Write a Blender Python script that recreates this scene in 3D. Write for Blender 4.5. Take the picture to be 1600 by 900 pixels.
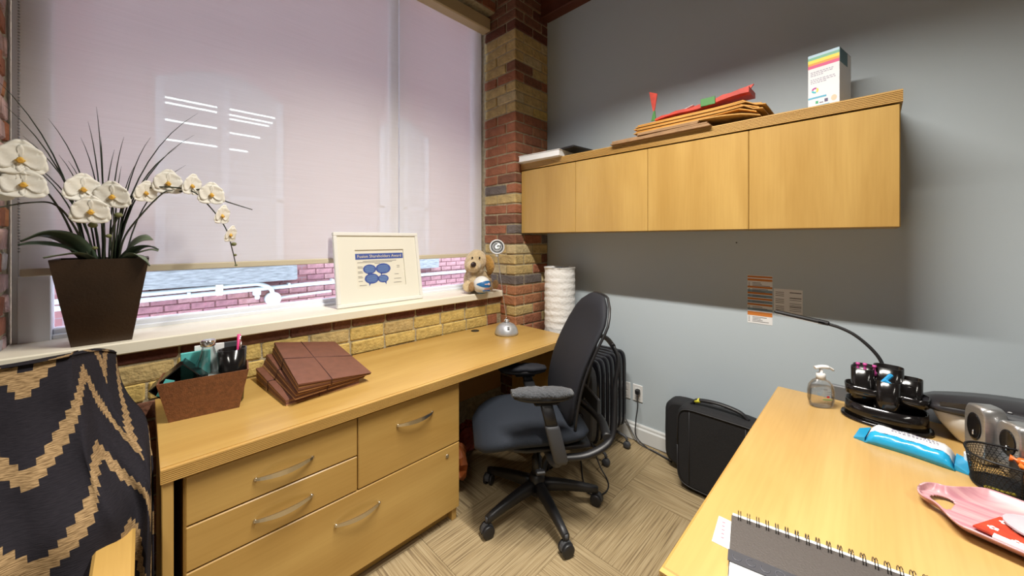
import bpy, math, random
from mathutils import Vector, Matrix, noise
random.seed(7)
R = math.radians
for o in list(bpy.data.objects): bpy.data.objects.remove(o)
scene = bpy.context.scene
COL = scene.collection

# ------------------------------------------------------------------ camera
cd = bpy.data.cameras.new('camera'); cam = bpy.data.objects.new('camera', cd); COL.objects.link(cam)
cd.sensor_fit = 'HORIZONTAL'; cd.sensor_width = 36; cd.lens = 36*570/1600; cd.shift_y = -76/1600
cd.clip_start = .02; cam.location = (0, 0, 1.407); cam.rotation_euler = (R(90), 0, R(44.7-90))
scene.camera = cam
# ------------------------------------------------------------------ world (overcast daylight) and lamps
w = bpy.data.worlds.new('world'); scene.world = w; w.use_nodes = True
bg = w.node_tree.nodes['Background']; bg.inputs[0].default_value = (.78, .84, 1, 1); bg.inputs[1].default_value = 4.8
def area(name, loc, sx, sy, power, col, rot=(0, 0, 0), spread=R(145)):
    l = bpy.data.lights.new(name, 'AREA'); l.shape = 'RECTANGLE'; l.size = sx; l.size_y = sy
    l.energy = power; l.color = col; l.spread = spread
    o = bpy.data.objects.new(name, l); COL.objects.link(o); o.location = loc; o.rotation_euler = rot
    return o
WARM = (1, .95, .87)
area('ceiling_tube_light', (1.0, .62, 2.95), .06, 1.2, 70, WARM, spread=R(140))
area('ceiling_tube_light', (-.75, .1, 2.95), .10, 1.25, 30, WARM, spread=R(100))
area('ceiling_tube_light', (.2, -1.5, 2.95), 1.25, .10, 24, WARM, spread=R(110))
vs = scene.view_settings
vs.view_transform = 'Standard'; vs.look = 'None'; vs.exposure = 0.12; vs.gamma = 1; vs.use_curve_mapping = False

# ------------------------------------------------------------------ materials
MATS = {}
def _new(name):
    m = bpy.data.materials.new(name); m.use_nodes = True
    nt = m.node_tree; b = nt.nodes['Principled BSDF']
    return m, nt, b
def mat(name, col, rough=.5, metal=0, var=0, vscale=8, bump=0, bscale=60, trans=0, spec=.5, emit=None, estr=1, sheen=0, stretch=(1, 1, 1), col2=None, coat=0):
    if name in MATS: return MATS[name]
    m, nt, b = _new(name)
    b.inputs['Base Color'].default_value = (*col, 1); b.inputs['Roughness'].default_value = rough
    b.inputs['Metallic'].default_value = metal; b.inputs['Specular IOR Level'].default_value = spec
    if trans: b.inputs['Transmission Weight'].default_value = trans; b.inputs['IOR'].default_value = 1.3
    if sheen: b.inputs['Sheen Weight'].default_value = sheen
    if coat: b.inputs['Coat Weight'].default_value = coat
    if emit: b.inputs['Emission Color'].default_value = (*emit, 1); b.inputs['Emission Strength'].default_value = estr
    if var or bump or col2:
        tc = nt.nodes.new('ShaderNodeTexCoord'); mp = nt.nodes.new('ShaderNodeMapping')
        mp.inputs['Scale'].default_value = stretch
        nt.links.new(tc.outputs['Object'], mp.inputs['Vector'])
    if var or col2:
        n = nt.nodes.new('ShaderNodeTexNoise'); n.inputs['Scale'].default_value = vscale; n.inputs['Detail'].default_value = 5
        nt.links.new(mp.outputs[0], n.inputs['Vector'])
        r = nt.nodes.new('ShaderNodeValToRGB')
        c2 = col2 if col2 else tuple(c*(1-var) for c in col); c1 = col if col2 else tuple(min(1, c*(1+var)) for c in col)
        r.color_ramp.elements[0].position = .3; r.color_ramp.elements[1].position = .7
        r.color_ramp.elements[0].color = (*c2, 1); r.color_ramp.elements[1].color = (*c1, 1)
        nt.links.new(n.outputs['Fac'], r.inputs[0]); nt.links.new(r.outputs[0], b.inputs['Base Color'])
    if bump:
        n2 = nt.nodes.new('ShaderNodeTexNoise'); n2.inputs['Scale'].default_value = bscale; n2.inputs['Detail'].default_value = 4
        nt.links.new(mp.outputs[0], n2.inputs['Vector'])
        bp = nt.nodes.new('ShaderNodeBump'); bp.inputs['Strength'].default_value = bump; bp.inputs['Distance'].default_value = .01
        nt.links.new(n2.outputs['Fac'], bp.inputs['Height']); nt.links.new(bp.outputs[0], b.inputs['Normal'])
    MATS[name] = m
    return m
def wood(name, axis, c1=(.51, .325, .100), c2=(.41, .242, .064), rough=.33):
    if name in MATS: return MATS[name]
    m, nt, b = _new(name); N = nt.nodes; L = nt.links
    tc = N.new('ShaderNodeTexCoord'); mp = N.new('ShaderNodeMapping')
    s = [6, 6, 6]; s['xyz'.index(axis)] = .9; mp.inputs['Scale'].default_value = s
    L.new(tc.outputs['Object'], mp.inputs['Vector'])
    n = N.new('ShaderNodeTexNoise'); n.inputs['Scale'].default_value = 1.0; n.inputs['Detail'].default_value = 6; n.inputs['Distortion'].default_value = .6
    L.new(mp.outputs[0], n.inputs['Vector'])
    mp2 = N.new('ShaderNodeMapping'); s2 = [70, 70, 70]; s2['xyz'.index(axis)] = 3; mp2.inputs['Scale'].default_value = s2
    L.new(tc.outputs['Object'], mp2.inputs['Vector'])
    n2 = N.new('ShaderNodeTexNoise'); n2.inputs['Scale'].default_value = 1.5; n2.inputs['Detail'].default_value = 3
    L.new(mp2.outputs[0], n2.inputs['Vector'])
    r = N.new('ShaderNodeValToRGB'); r.color_ramp.elements[0].position = .32; r.color_ramp.elements[1].position = .68
    r.color_ramp.elements[0].color = (*c2, 1); r.color_ramp.elements[1].color = (*c1, 1)
    L.new(n.outputs['Fac'], r.inputs[0])
    mx = N.new('ShaderNodeMixRGB'); mx.blend_type = 'MULTIPLY'; mx.inputs[0].default_value = .17
    r2 = N.new('ShaderNodeValToRGB'); r2.color_ramp.elements[0].color = (.72, .66, .55, 1); r2.color_ramp.elements[1].color = (1, 1, 1, 1)
    r2.color_ramp.elements[0].position = .35; r2.color_ramp.elements[1].position = .6
    L.new(n2.outputs['Fac'], r2.inputs[0]); L.new(r.outputs[0], mx.inputs[1]); L.new(r2.outputs[0], mx.inputs[2])
    L.new(mx.outputs[0], b.inputs['Base Color']); b.inputs['Roughness'].default_value = rough
    MATS[name] = m
    return m
def carpet(name):
    m, nt, b = _new(name); N = nt.nodes; L = nt.links
    tc = N.new('ShaderNodeTexCoord'); mp = N.new('ShaderNodeMapping'); mp.inputs['Scale'].default_value = (4, 190, 4)
    oi = N.new('ShaderNodeObjectInfo'); ad = N.new('ShaderNodeVectorMath'); ad.operation = 'ADD'
    L.new(tc.outputs['Object'], mp.inputs['Vector']); L.new(mp.outputs[0], ad.inputs[0]); 
    ml = N.new('ShaderNodeMath'); ml.operation = 'MULTIPLY'; ml.inputs[1].default_value = 50
    L.new(oi.outputs['Random'], ml.inputs[0]); L.new(ml.outputs[0], ad.inputs[1])
    n = N.new('ShaderNodeTexNoise'); n.inputs['Scale'].default_value = 1; n.inputs['Detail'].default_value = 3
    L.new(ad.outputs[0], n.inputs['Vector'])
    r = N.new('ShaderNodeValToRGB'); e = r.color_ramp.elements
    e[0].position = .33; e[0].color = (.17, .122, .070, 1); e[1].position = .66; e[1].color = (.375, .295, .175, 1)
    e2 = r.color_ramp.elements.new(.46); e2.color = (.285, .212, .115, 1)
    L.new(n.outputs['Fac'], r.inputs[0]); L.new(r.outputs[0], b.inputs['Base Color'])
    b.inputs['Roughness'].default_value = .95; b.inputs['Specular IOR Level'].default_value = .1
    bp = N.new('ShaderNodeBump'); bp.inputs['Strength'].default_value = .5; bp.inputs['Distance'].default_value = .004
    L.new(n.outputs['Fac'], bp.inputs['Height']); L.new(bp.outputs[0], b.inputs['Normal'])
    return m
def blind_mat(name):
    m, nt, b = _new(name); N = nt.nodes; L = nt.links
    out = N['Material Output']
    tc = N.new('ShaderNodeTexCoord'); mp = N.new('ShaderNodeMapping'); mp.inputs['Scale'].default_value = (3, 3, 160)
    L.new(tc.outputs['Object'], mp.inputs['Vector'])
    n = N.new('ShaderNodeTexNoise'); n.inputs['Scale'].default_value = 1; n.inputs['Detail'].default_value = 2
    L.new(mp.outputs[0], n.inputs['Vector'])
    r = N.new('ShaderNodeValToRGB'); r.color_ramp.elements[0].color = (.78, .755, .73, 1); r.color_ramp.elements[1].color = (.88, .86, .84, 1)
    L.new(n.outputs['Fac'], r.inputs[0])
    d = N.new('ShaderNodeBsdfDiffuse'); t = N.new('ShaderNodeBsdfTranslucent'); tr = N.new('ShaderNodeBsdfTransparent')
    L.new(r.outputs[0], d.inputs[0]); L.new(r.outputs[0], t.inputs[0])
    a = N.new('ShaderNodeMixShader'); a.inputs[0].default_value = .38; L.new(d.outputs[0], a.inputs[1]); L.new(t.outputs[0], a.inputs[2])
    c = N.new('ShaderNodeMixShader'); c.inputs[0].default_value = .31; L.new(a.outputs[0], c.inputs[1]); L.new(tr.outputs[0], c.inputs[2])
    L.new(c.outputs[0], out.inputs[0])
    return m
def clear_mat(name, tint=(1, 1, 1), refl=.08):
    m, nt, b = _new(name); N = nt.nodes; L = nt.links
    g = N.new('ShaderNodeBsdfGlossy'); g.inputs['Roughness'].default_value = .02
    tr = N.new('ShaderNodeBsdfTransparent'); tr.inputs[0].default_value = (*tint, 1)
    fr = N.new('ShaderNodeLayerWeight'); fr.inputs[0].default_value = .25
    ml = N.new('ShaderNodeMath'); ml.operation = 'MULTIPLY_ADD'; ml.inputs[1].default_value = .5; ml.inputs[2].default_value = refl*.5
    L.new(fr.outputs['Fresnel'], ml.inputs[0])
    c = N.new('ShaderNodeMixShader'); L.new(ml.outputs[0], c.inputs[0]); L.new(tr.outputs[0], c.inputs[1]); L.new(g.outputs[0], c.inputs[2])
    L.new(c.outputs[0], N['Material Output'].inputs[0])
    MATS[name] = m
    return m
def ext_brick(name):
    m, nt, b = _new(name); N = nt.nodes; L = nt.links
    tc = N.new('ShaderNodeTexCoord'); mp = N.new('ShaderNodeMapping'); mp.inputs['Rotation'].default_value = (R(90), 0, 0)
    L.new(tc.outputs['Object'], mp.inputs['Vector'])
    t = N.new('ShaderNodeTexBrick'); t.inputs['Scale'].default_value = 1
    t.inputs['Brick Width'].default_value = .22; t.inputs['Row Height'].default_value = .08; t.inputs['Mortar Size'].default_value = .006
    t.inputs['Color1'].default_value = (.27, .125, .125, 1); t.inputs['Color2'].default_value = (.21, .085, .09, 1); t.inputs['Mortar'].default_value = (.24, .17, .18, 1)
    L.new(mp.outputs[0], t.inputs['Vector']); L.new(t.outputs[0], b.inputs['Base Color']); b.inputs['Roughness'].default_value = .9
    return m
def shawl_mat(name):
    # dark cloth with stepped tan zigzag bands, in the cloth's own UV (metres)
    m, nt, b = _new(name); N = nt.nodes; L = nt.links
    uv = N.new('ShaderNodeUVMap'); sp = N.new('ShaderNodeSeparateXYZ'); L.new(uv.outputs[0], sp.inputs[0])
    def mth(op, a, bb=None, c=None):
        n = N.new('ShaderNodeMath'); n.operation = op
        for i, v in enumerate((a, bb, c)):
            if v is None: continue
            if isinstance(v, (int, float)): n.inputs[i].default_value = v
            else: L.new(v, n.inputs[i])
        return n.outputs[0]
    u = mth('SNAP', sp.outputs[0], .0135); v = sp.outputs[1]
    nz = N.new('ShaderNodeTexNoise'); nz.inputs['Scale'].default_value = 5; nz.inputs['Detail'].default_value = 1; L.new(uv.outputs[0], nz.inputs['Vector'])
    tri = mth('PINGPONG', mth('ADD', u, .10), .165)                      # 0..0.15 triangle wave
    ph = mth('ADD', v, mth('MULTIPLY', tri, 1.35))
    ph = mth('SNAP', mth('ADD', ph, mth('MULTIPLY', nz.outputs['Fac'], .12)), .004)
    md = mth('FLOORED_MODULO', ph, .215)
    band = mth('MULTIPLY', mth('GREATER_THAN', md, .0), mth('LESS_THAN', md, .058))
    # fringe of fine threads inside the tan bands
    mp = N.new('ShaderNodeMapping'); mp.inputs['Scale'].default_value = (60, 420, 1); mp.inputs['Rotation'].default_value = (0, 0, R(20)); L.new(uv.outputs[0], mp.inputs['Vector'])
    n2 = N.new('ShaderNodeTexNoise'); n2.inputs['Scale'].default_value = 1; L.new(mp.outputs[0], n2.inputs['Vector'])
    r1 = N.new('ShaderNodeValToRGB'); r1.color_ramp.elements[0].color = (.10, .058, .025, 1); r1.color_ramp.elements[1].color = (.36, .24, .12, 1)
    r1.color_ramp.elements[0].position = .3; r1.color_ramp.elements[1].position = .65
    L.new(n2.outputs['Fac'], r1.inputs[0])
    r2 = N.new('ShaderNodeValToRGB'); r2.color_ramp.elements[0].color = (.005, .0045, .007, 1); r2.color_ramp.elements[1].color = (.024, .021, .026, 1)
    L.new(n2.outputs['Fac'], r2.inputs[0])
    mx = N.new('ShaderNodeMixRGB'); L.new(band, mx.inputs[0]); L.new(r2.outputs[0], mx.inputs[1]); L.new(r1.outputs[0], mx.inputs[2])
    L.new(mx.outputs[0], b.inputs['Base Color']); b.inputs['Roughness'].default_value = .9; b.inputs['Specular IOR Level'].default_value = .15
    bp = N.new('ShaderNodeBump'); bp.inputs['Strength'].default_value = .4; bp.inputs['Distance'].default_value = .003
    L.new(n2.outputs['Fac'], bp.inputs['Height']); L.new(bp.outputs[0], b.inputs['Normal'])
    return m

WX = wood('maple_x', 'x'); WY = wood('maple_y', 'y'); WZ = wood('maple_z', 'z')
WD = wood('maple_desk_right', 'x', (.55, .36, .135), (.47, .29, .098), .28)
EDGE = wood('maple_edge', 'x', (.56, .35, .112), (.40, .22, .053), .4)
EDGEY = wood('maple_edge_y', 'y', (.56, .35, .112), (.40, .22, .053), .4)
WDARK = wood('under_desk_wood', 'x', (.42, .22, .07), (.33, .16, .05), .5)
BLACK = mat('black_plastic', (.012, .012, .014), .45)
GLOSS = mat('black_gloss', (.008, .007, .007), .14)
DGREY = mat('dark_grey_plastic', (.05, .052, .058), .55)
MGREY = mat('mid_grey_plastic', (.13, .14, .155), .5)
SILVER = mat('silver', (.55, .57, .60), .42, .7)
STEEL = mat('brushed_steel', (.60, .56, .48), .28, 1)
CHROME = mat('chrome', (.75, .75, .76), .15, 1)
WHITE = mat('white_plastic', (.80, .80, .79), .4)
PAPER = mat('white_paper', (.82, .82, .82), .8)
SILLW = mat('white_sill_paint', (.80, .75, .61), .45, var=.03, vscale=5)
FRAMEW = mat('white_window_frame', (.84, .87, .92), .4)
WALLG = mat('grey_wall_paint', (.50, .57, .615), .75, bump=.05, bscale=250)
WALLB = mat('plain_wall_paint', (.34, .34, .34), .8)
MORTAR = mat('mortar', (.40, .34, .22), .95, var=.25, vscale=40, bump=.6, bscale=90)

# ------------------------------------------------------------------ mesh builder
class MB:
    def __init__(s): s.v = []; s.f = []; s.mi = []; s.sm = []; s.M = Matrix.Identity(4); s.uv = None; s.m = 0
    def add(s, vs, fs, smooth=False):
        n = len(s.v)
        for p in vs: s.v.append(tuple(s.M @ Vector(p)))
        for f in fs: s.f.append(tuple(i+n for i in f)); s.mi.append(s.m); s.sm.append(smooth)
        return s
    def box(s, a, b):
        x0, y0, z0 = a; x1, y1, z1 = b
        return s.add([(x0,y0,z0),(x1,y0,z0),(x1,y1,z0),(x0,y1,z0),(x0,y0,z1),(x1,y0,z1),(x1,y1,z1),(x0,y1,z1)],
                     [(0,3,2,1),(4,5,6,7),(0,1,5,4),(1,2,6,5),(2,3,7,6),(3,0,4,7)])
    def cbox(s, c, d): return s.box([c[i]-d[i]/2 for i in range(3)], [c[i]+d[i]/2 for i in range(3)])
    def bbox(s, a, b, r=.004, jit=0):
        # box with chamfered edges
        x = (a[0], b[0]); y = (a[1], b[1]); z = (a[2], b[2]); vs = []; idx = {}
        r = min(r, (x[1]-x[0])*.45, (y[1]-y[0])*.45, (z[1]-z[0])*.45)
        for i in (0, 1):
            for j in (0, 1):
                for k in (0, 1):
                    sx = r*(1-2*i); sy = r*(1-2*j); sz = r*(1-2*k)
                    for ax in range(3):
                        p = [x[i]+sx, y[j]+sy, z[k]+sz]; p[ax] = (x[i], y[j], z[k])[ax]
                        if jit: p = [q+random.uniform(-jit, jit) for q in p]
                        idx[(i,j,k,ax)] = len(vs); vs.append(p)
        fs = []
        for ax in range(3):
            o = [q for q in range(3) if q != ax]
            for sd in (0, 1):
                q = []
                for (p1, p2) in ((0,0),(1,0),(1,1),(0,1)):
                    t = [0,0,0]; t[ax] = sd; t[o[0]] = p1; t[o[1]] = p2; q.append(idx[(*t, ax)])
                fs.append(q)
        for ax in range(3):
            o = [q for q in range(3) if q != ax]
            for p1 in (0, 1):
                for p2 in (0, 1):
                    t0 = [0,0,0]; t1 = [0,0,0]; t0[o[0]] = t1[o[0]] = p1; t0[o[1]] = t1[o[1]] = p2; t1[ax] = 1
                    fs.append([idx[(*t0, o[0])], idx[(*t0, o[1])], idx[(*t1, o[1])], idx[(*t1, o[0])]])
        for i in (0, 1):
            for j in (0, 1):
                for k in (0, 1): fs.append([idx[(i,j,k,0)], idx[(i,j,k,1)], idx[(i,j,k,2)]])
        c = Vector([(a[q]+b[q])/2 for q in range(3)]); out = []
        for f in fs:
            p = [Vector(vs[q]) for q in f]; nn = (p[1]-p[0]).cross(p[2]-p[0]); ce = sum(p, Vector())/len(p)
            out.append(tuple(f) if nn.dot(ce-c) > 0 else tuple(reversed(f)))
        return s.add(vs, out)
    def prism(s, poly, a0, a1, axis='z'):
        n = len(poly)
        def P(p, t): return {'z': (p[0], p[1], t), 'x': (t, p[0], p[1]), 'y': (p[0], t, p[1])}[axis]
        vs = [P(p, a0) for p in poly]+[P(p, a1) for p in poly]
        fs = [tuple(range(n))[::-1], tuple(range(n, 2*n))]+[(i, (i+1) % n, n+(i+1) % n, n+i) for i in range(n)]
        ar = sum(poly[i][0]*poly[(i+1) % n][1]-poly[(i+1) % n][0]*poly[i][1] for i in range(n))
        flip = (ar < 0) != (axis == 'y')
        if a1 < a0: flip = not flip
        if flip: fs = [tuple(reversed(f)) for f in fs]
        return s.add(vs, fs)
    def loft(s, rings, cap=True, smooth=True, closed=True):
        n = len(rings[0]); vs = [p for r in rings for p in r]; fs = []
        for i in range(len(rings)-1):
            for j in range(n if closed else n-1):
                k = (j+1) % n; fs.append((i*n+j, i*n+k, (i+1)*n+k, (i+1)*n+j))
        s.add(vs, fs, smooth)
        if cap and closed:
            m = len(s.v)-len(vs)
            s.f.append(tuple(m+j for j in range(n))[::-1]); s.mi.append(s.m); s.sm.append(False)
            q = m+(len(rings)-1)*n
            s.f.append(tuple(q+j for j in range(n))); s.mi.append(s.m); s.sm.append(False)
        return s
    def tube(s, pts, rad, n=8, flat=1.0, up=None, cap=True):
        pts = [Vector(p) for p in pts]; rings = []
        if not isinstance(rad, (list, tuple)): rad = [rad]*len(pts)
        prev = None
        for i, p in enumerate(pts):
            t = (pts[min(i+1, len(pts)-1)]-pts[max(i-1, 0)])
            if t.length < 1e-9: t = Vector((0, 0, 1))
            t.normalize()
            if prev is None:
                ref = Vector(up) if up else (Vector((0, 0, 1)) if abs(t.z) < .9 else Vector((1, 0, 0)))
                a = t.cross(ref).normalized()
            else:
                a = (prev-t*prev.dot(t)).normalized()
            prev = a; b = t.cross(a)
            rings.append([tuple(p+a*math.cos(q*2*math.pi/n)*rad[i]+b*math.sin(q*2*math.pi/n)*rad[i]*flat) for q in range(n)])
        return s.loft(rings, cap)
    def lathe(s, prof, n=24, c=(0, 0, 0), sx=1, sy=1):
        rings = [[(c[0]+r*math.cos(2*math.pi*j/n)*sx, c[1]+r*math.sin(2*math.pi*j/n)*sy, c[2]+z) for j in range(n)] for r, z in prof]
        return s.loft(rings, True)
    def ell(s, c, r, n=16, m=10):
        rings = []
        for i in range(m+1):
            t = math.pi*i/m; q = max(math.sin(t), .02)
            rings.append([(c[0]+r[0]*q*math.cos(2*math.pi*j/n), c[1]+r[1]*q*math.sin(2*math.pi*j/n), c[2]-r[2]*math.cos(t)) for j in range(n)])
        return s.loft(rings, True)
    def cyl(s, p0, p1, r, n=16): return s.tube([p0, p1], r, n)
    def quad(s, a, b, c, d): return s.add([a, b, c, d], [(0, 1, 2, 3)])
    def build(s, name, mats, parent=None, off=None, loc=None, rot=None, me=None):
        if not isinstance(mats, (list, tuple)): mats = [mats]
        o3 = Vector(off) if off is not None else (Vector(ROOT.get(parent.name, (0, 0, 0))) if parent else Vector())
        me = bpy.data.meshes.new(name)
        me.from_pydata([tuple(Vector(p)-o3) for p in s.v], [], s.f)
        for q in mats: me.materials.append(q)
        me.polygons.foreach_set('material_index', s.mi); me.polygons.foreach_set('use_smooth', s.sm)
        if s.uv:
            l = me.uv_layers.new(name='UVMap')
            for lp in me.loops: l.data[lp.index].uv = s.uv[lp.vertex_index]
        me.update()
        o = bpy.data.objects.new(name, me); COL.objects.link(o)
        if parent: o.parent = parent; ROOT[o.name] = tuple(o3)
        if loc: o.location = loc
        if rot: o.rotation_euler = rot
        return o
ROOT = {}
def thing(name, label, cat, loc=(0, 0, 0), rz=0, group=None, world=True):
    o = bpy.data.objects.new(name, None); COL.objects.link(o); o.location = loc; o.rotation_euler = (0, 0, rz)
    o.empty_display_size = .05
    o['label'] = label; o['category'] = cat
    if group: o['group'] = group
    ROOT[o.name] = tuple(loc) if world else (0, 0, 0)
    return o
def tag(o, label, cat, group=None):
    o['label'] = label; o['category'] = cat
    if group: o['group'] = group
    return o
def struct(o): o['kind'] = 'structure'; return o
def single(mb, name, mats, label, cat, loc, rz=0, group=None, world=True):
    o = mb.build(name, mats, None, off=loc if world else (0, 0, 0), loc=loc, rot=(0, 0, rz))
    return tag(o, label, cat, group)
def copy(o, parent):
    c = o.copy(); COL.objects.link(c); c.parent = parent; return c
def clone(o, parent, loc=None, rot=None, scale=None):
    c = copy(o, parent)
    if loc is not None: c.location = loc
    if rot is not None: c.rotation_euler = rot
    if scale is not None: c.scale = scale
    for ch in o.children: copy(ch, c)
    return c
def sellipse(cx, cy, rx, ry, e=3, n=24):
    out = []
    for j in range(n):
        t = 2*math.pi*j/n; c, q = math.cos(t), math.sin(t)
        out.append((cx+rx*math.copysign(abs(c)**(2/e), c), cy+ry*math.copysign(abs(q)**(2/e), q)))
    return out
def bez(p0, p1, p2, p3, n=10):
    p0, p1, p2, p3 = map(Vector, (p0, p1, p2, p3)); o = []
    for i in range(n+1):
        t = i/n; u = 1-t; o.append(p0*u**3+p1*3*u*u*t+p2*3*u*t*t+p3*t**3)
    return o
def curve3(pts, n=8):
    # Catmull-Rom through points
    P = [Vector(p) for p in pts]; P = [P[0]*2-P[1]]+P+[P[-1]*2-P[-2]]; o = []
    for i in range(1, len(P)-2):
        for k in range(n):
            t = k/n; a, b, c, d = P[i-1], P[i], P[i+1], P[i+2]
            o.append(.5*((2*b)+(c-a)*t+(2*a-5*b+4*c-d)*t*t+(3*b-a-3*c+d)*t**3))
    o.append(P[-2]); return o
def text_mesh(txt, size, name, m, parent, matrix, extrude=.0003):
    cu = bpy.data.curves.new(name, 'FONT'); cu.body = txt; cu.size = size; cu.extrude = extrude; cu.align_x = 'CENTER'; cu.align_y = 'CENTER'; cu.resolution_u = 2
    t = bpy.data.objects.new(name, cu); COL.objects.link(t)
    dg = bpy.context.evaluated_depsgraph_get()
    me = bpy.data.meshes.new_from_object(t.evaluated_get(dg))
    bpy.data.objects.remove(t)
    me.materials.clear(); me.materials.append(m)
    o = bpy.data.objects.new(name, me); COL.objects.link(o); o.parent = parent
    o.matrix_local = matrix
    return o
def ribs(d0, z0, z1, n, depth, back):
    # polygon (depth, z): a grooved front edge; d0 is the front, back the rear
    p = [(back, z0), (d0, z0)]; h = (z1-z0)/n; s = depth if back > d0 else -depth
    for i in range(n):
        a = z0+i*h
        p += [(d0, a+h*.62), (d0+s, a+h*.74), (d0+s, a+h*.88), (d0, a+h)] if i < n-1 else [(d0, z1)]
    p.append((back, z1)); return p

# ================================================================== SETTING
XG, YP, XP, YB, YW = 2.44, 1.98, 2.037, 2.137, 2.36      # grey wall, pier front, pier side, apron front, window
ZC = 3.5; XL = -1.7; YK = -2.8
def slab(name, a, b, m):
    return struct(MB().box(a, b).build(name, m))
floor = slab('floor', (XL, YK, -.08), (XG+.1, 2.5, -.006), mat('floor_screed', (.2, .17, .12), .95))
CARP = carpet('striped_carpet')
tm = MB().bbox((-.2495, -.2495, -.006), (.2495, .2495, 0), .002)
tile0 = None
for i in range(-4, 3):
    for j in range(-3, 3):
        cx, cy = 1.92+.5*i+.25, 1.004+.5*j+.25
        if cx < -.4 or cx > XG+.2 or cy < -.9: continue
        if tile0 is None: tile0 = tm.build('carpet_tile', CARP, floor, off=(0, 0, 0)); o = tile0
        else: o = copy(tile0, floor)
        o.location = (cx, cy, 0); o.rotation_euler = (0, 0, R(90)*((i+j) % 2))
struct(MB().box((XL, YK, ZC), (XG+.1, 2.6, ZC+.1)).build('ceiling', mat('dark_ceiling_boards', (.10, .035, .02), .7)))
ceil = bpy.data.objects['ceiling']
BOARD = wood('red_brown_timber', 'x', (.13, .035, .018), (.07, .018, .010), .6)
for i in range(12): MB().bbox((.9, .42+i*.145, ZC-.03), (XG, .56+i*.145, ZC), .004).build('ceiling_board', BOARD, ceil)
tb = struct(MB().bbox((XG-.10, -1.2, 3.255), (XG, YP, ZC-.03), .006).build('trim_1', wood('red_timber_beam', 'y', (.15, .04, .02), (.08, .02, .012), .6)))
struct(MB().box((XG, YK, 0), (XG+.12, 2.5, ZC)).build('wall_right', WALLG))
struct(MB().box((XL-.1, YK, 0), (XL, 2.5, ZC)).build('wall_left', WALLB))
struct(MB().box((XL, YK-.1, 0), (XG, YK, ZC)).build('wall_back', WALLB))
bb = MB().prism([(XG-.001, 0), (XG-.016, 0), (XG-.016, .085), (XG-.010, .095), (XG-.010, .108), (XG-.005, .118), (XG-.001, .118)], -1.0, YP, 'y')
struct(bb.build('baseboard_right', mat('white_trim', (.72, .74, .74), .4)))

# ---- brick window wall: mortar core with separate bricks
core = MB()
core.box((XL, YB+.008, 0), (XG, 2.5, .945))               # apron
core.box((XP+.008, YP+.008, 0), (XG, 2.5, ZC))            # right pier
core.box((XL, YB+.0, 0), (-.372, 2.5, ZC))              # left pier
core.box((-.37, 2.21, 3.27), (XP+.008, 2.5, ZC))          # lintel
wall = struct(core.build('wall_window', MORTAR))
def bm_(name, c, v=.22): return mat('brick_'+name, c, .92, var=v, vscale=22, bump=.7, bscale=70)
BR = {'r': bm_('red', (.33, .125, .065)), 'o': bm_('orange', (.40, .175, .085)), 'b': bm_('buff', (.50, .37, .16)), 'p': bm_('pale_buff', (.52, .42, .23)),
      'n': bm_('brown', (.20, .085, .05)), 'g': bm_('grey', (.15, .125, .115)), 'd': bm_('dark_red', (.13, .04, .025)), 'y': bm_('yellow', (.58, .42, .135)),
      'k': bm_('whitewashed', (.50, .34, .31), .35), 'w': bm_('chalky', (.58, .54, .55), .3)}
BMESH = {}
def brick(parent, a, b, c, rough=.0015, pool=None, name='brick'):
    d = tuple(round(b[i]-a[i], 3) for i in range(3)); key = (d, random.randrange(3), pool)
    if key not in BMESH:
        o = MB().bbox([-q/2 for q in d], [q/2 for q in d], .006, rough).build(name, BR['r'], parent, off=(0, 0, 0)); BMESH[key] = o.data
    else:
        o = bpy.data.objects.new(name, BMESH[key]); COL.objects.link(o); o.parent = parent
    o.location = [(a[i]+b[i])/2+(random.uniform(-.0012, .0012)) for i in range(3)]
    o.rotation_euler = (random.uniform(-.006, .006), random.uniform(-.006, .006), random.uniform(-.006, .006))
    o.material_slots[0].link = 'OBJECT'; o.material_slots[0].material = BR[c]
    return o
CH, BH = .0805, .0695
def pier_cols(z):
    # colours by height: (west header, west, south stretcher, south end)
    T = [(0, 'rnrr'), (.70, 'rrrr'), (.75, 'rorb'), (.83, 'oobo'), (.91, 'roor'), (1.0, 'oroo'), (1.06, 'gggp'), (1.14, 'bpbr'), (1.22, 'bbbn'), (1.30, 'nbbb'), (1.36, 'nrrg'), (1.44, 'nngb'),
         (1.52, 'pnrr'), (1.60, 'nrrn'), (1.68, 'nbbn'), (1.76, 'nggn'), (1.84, 'nroo'), (1.92, 'rrro'), (2.42, 'bbbb'), (2.66, 'rrdr'), (2.735, 'bbnb'), (2.82, 'bbbb'), (3.08, 'dddd'), (3.16, 'nnnd')]
    c = T[0][1]
    for t, k in T:
        if z >= t: c = k
    return c
for k in range(int(3.44/CH)+1):
    z0 = k*CH+.004; z1 = z0+BH; c = pier_cols(z0+.035)
    if z1 > ZC-.03: break
    def rc(q): return q if random.random() < .86 else random.choice('rnbo' if q in 'ro' else 'bpy' if q in 'bp' else 'nrd')
    if k % 2 == 0:
        brick(wall, (XP, YP, z0), (XP+.208, YP+.1, z1), rc(c[2])); brick(wall, (XP+.218, YP, z0), (XG-.004, YP+.1, z1), rc(c[3]))
        brick(wall, (XP, YP+.11, z0), (XP+.1, YP+.355, z1), rc(c[1]), .004)
    else:
        brick(wall, (XP, YP, z0), (XP+.1, YP+.205, z1), rc(c[1])); brick(wall, (XP+.11, YP, z0), (XP+.318, YP+.1, z1), rc(c[2]))
        brick(wall, (XP+.328, YP, z0), (XG-.004, YP+.1, z1), rc(c[3])); brick(wall, (XP, YP+.215, z0), (XP+.1, YP+.365, z1), rc(c[1]), .004)
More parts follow.
